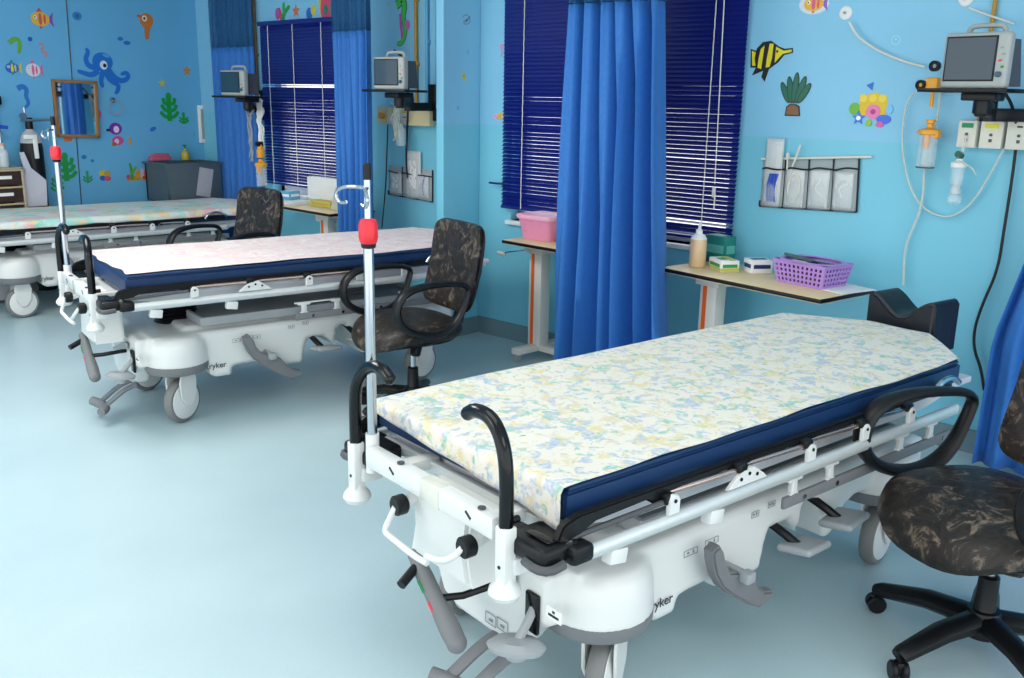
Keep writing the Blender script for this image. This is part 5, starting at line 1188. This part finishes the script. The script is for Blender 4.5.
s = Sticker('F', 187, 71, 'starfish_sticker', 'small orange starfish sticker near the farthest curtain'); star(0, 0, .045, 'C8904A', s); s.done()
s = Sticker('F', 162, 83, 'starfish_sticker', 'small yellow starfish sticker above the large green seaweed'); star(0, 0, .036, 'C8C048', s); s.done()
s = Sticker('F', 170, 121, 'seaweed_sticker', 'large bright green seaweed sticker on the far wall above the steel sink'); weed(s, .19, .13, '17A03C'); s.done()
s = Sticker('F', 184, 124, 'seaweed_sticker', 'small green seaweed sticker beside the large green seaweed'); weed(s, .08, .07, '17A03C', 2); s.done()
s = Sticker('F', 153, 129, 'fish_sticker', 'tiny blue fish sticker left of the large green seaweed'); s.ell(0, 0, .028, .016, '2A78C8', rot=.4); s.done()
s = Sticker('F', 116, 134, 'seahorse_sticker', 'purple sea creature sticker just right of the mirror'); s.ell(.0, .04, .05, .045, '7A2AA8').ell(.005, .035, .022, .026, 'E8D8F0').ell(.01, -.05, .045, .035, 'C8509A').ell(.0, -.055, .018, .02, 'F0C8D8').stroke([(-.04, .03), (-.065, .03)], .010, '30203A', 0).ell(-.02, -.075, .02, .015, 'B8602A'); s.done()
s = Sticker('F', 130, 141, 'shell_sticker', 'small orange shell sticker right of the purple sea creature'); s.ell(0, 0, .014, .03, 'D0984A'); s.done()
s = Sticker('F', 54, 125, 'fish_sticker', 'yellow fish sticker partly hidden by the left side of the mirror'); s.ell(0, 0, .025, .04, 'D8C828'); s.done()
s = Sticker('F', 68, 139, 'shell_sticker', 'orange shell sticker partly hidden by the bottom of the mirror'); s.ell(0, 0, .035, .02, 'D0703A'); s.done()
s = Sticker('F', 99, 114, 'shell_sticker', 'pink shell sticker partly hidden by the right side of the mirror'); s.ell(-.0, 0, .018, .03, 'D06A8A'); s.done()
s = Sticker('F', 67, 181, 'seaweed_sticker', 'tall green seaweed sticker left of the wall groove below the mirror'); weed(s, .18, .13, '1E9A4A'); s.done()
s = Sticker('F', 58, 193, 'seaweed_sticker', 'green seaweed sticker lowest on the far wall, beside the red pole collar'); weed(s, .12, .08, '1E9A4A'); s.done()
s = Sticker('F', 88, 183, 'seaweed_sticker', 'small pale green seaweed sticker right of the wall groove'); weed(s, .08, .06, '2E9A6A', 2); s.done()
s = Sticker('F', 84, 157, 'bubble_sticker', 'small blue bubbles sticker right of the groove below the mirror'); s.ell(0, .0, .02, .016, '2A78C8').ell(.06, -.03, .012, .012, '2A78C8'); s.done()
s = Sticker('F', 105, 176, 'block_sticker', 'yellow, red and blue patchwork sticker low on the far wall'); s.ell(-.015, .02, .03, .025, 'D8C030').ell(.018, .018, .025, .022, 'C8983A').ell(-.018, -.015, .024, .02, '2A5AC0').ell(.02, -.02, .026, .02, 'C85A6A'); s.done()
s = Sticker('F', 138, 174, 'coral_reef_sticker', 'colourful coral reef sticker low on the far wall, left of the steel sink')
s.poly([(-.09, -.05), (-.09, -.03), (-.06, -.01), (.05, -.01), (.09, -.03), (.09, -.05)], 'B8A03A').stroke([(-.05, -.04), (-.05, .03), (-.06, .08)], .014, '4A9A3A', 1, .6).stroke([(-.05, -.0), (-.02, .05)], .012, '6AAE3A', 1).ell(.0, .0, .02, .03, 'D8983A').ell(.035, .0, .016, .045, 'C8C0D8').ell(.07, .0, .024, .04, 'C85A8A').ell(-.08, -.02, .016, .02, 'C8507A').ell(.05, -.03, .02, .015, 'D8502A'); s.done()
s = Sticker('F', 208-14, 134, 'bubble_sticker', 'faint pale sticker beside the farthest curtain'); s.ell(0, 0, .01, .02, '6AA8CC'); s.done()
p = onY(203, 124, FY); m = MB(); m.box((0, -.01, 0), (.09, .02, .30), bev=.004); m.mi = 1; m.box((0, -.021, 0), (.05, .002, .24)); o = m.build('notice_board', [PAPER, MGREY]); o.location = p; tag(o, 'narrow pale notice holder on the far wall at the edge of the farthest curtain', 'notice')

# ------------------------------------------------------------------ repeats carry a shared group phrase
GROUPS = {'hospital_stretcher': 'hospital stretchers in the ward', 'bed_sheet': 'sheets on the stretchers', 'swivel_chair': 'black swivel chairs beside the stretchers',
          'overbed_table': 'overbed tables below the windows', 'venetian_blind': 'navy venetian blinds', 'privacy_curtain': 'blue privacy curtains', 'patient_monitor': 'patient monitors on wall arms',
          'monitor_arm': 'black wall brackets of the monitors', 'gas_outlet': 'gas outlets on the window wall', 'gas_pipe': 'gas pipes on the window wall', 'wall_disc': 'white discs on the wall',
          'wall_pocket': 'clear wall pockets', 'wrapped_packet': 'wrapped packets in the wall pockets', 'carton': 'boxes on the overbed tables', 'power_socket': 'power sockets low on the wall',
          'medicine_bottle': 'bottles on the drawer trolley', 'suction_jar': 'suction jars', 'fish_sticker': 'fish stickers on the walls', 'bubble_sticker': 'bubble stickers on the walls',
          'starfish_sticker': 'starfish stickers on the walls', 'seahorse_sticker': 'seahorse stickers on the walls', 'seaweed_sticker': 'seaweed stickers on the far wall',
          'shell_sticker': 'shell stickers on the walls', 'coral_sticker': 'coral stickers above the far window', 'power_cable': 'black power cables on the wall', 'suction_tube': 'suction tubes', 'sensor_lead': 'thin leads to the wall discs'}
for o in sc.objects:
    k = o.name.split('.')[0]
    if o.parent is None and o.get('category') and k in GROUPS: o['group'] = GROUPS[k]
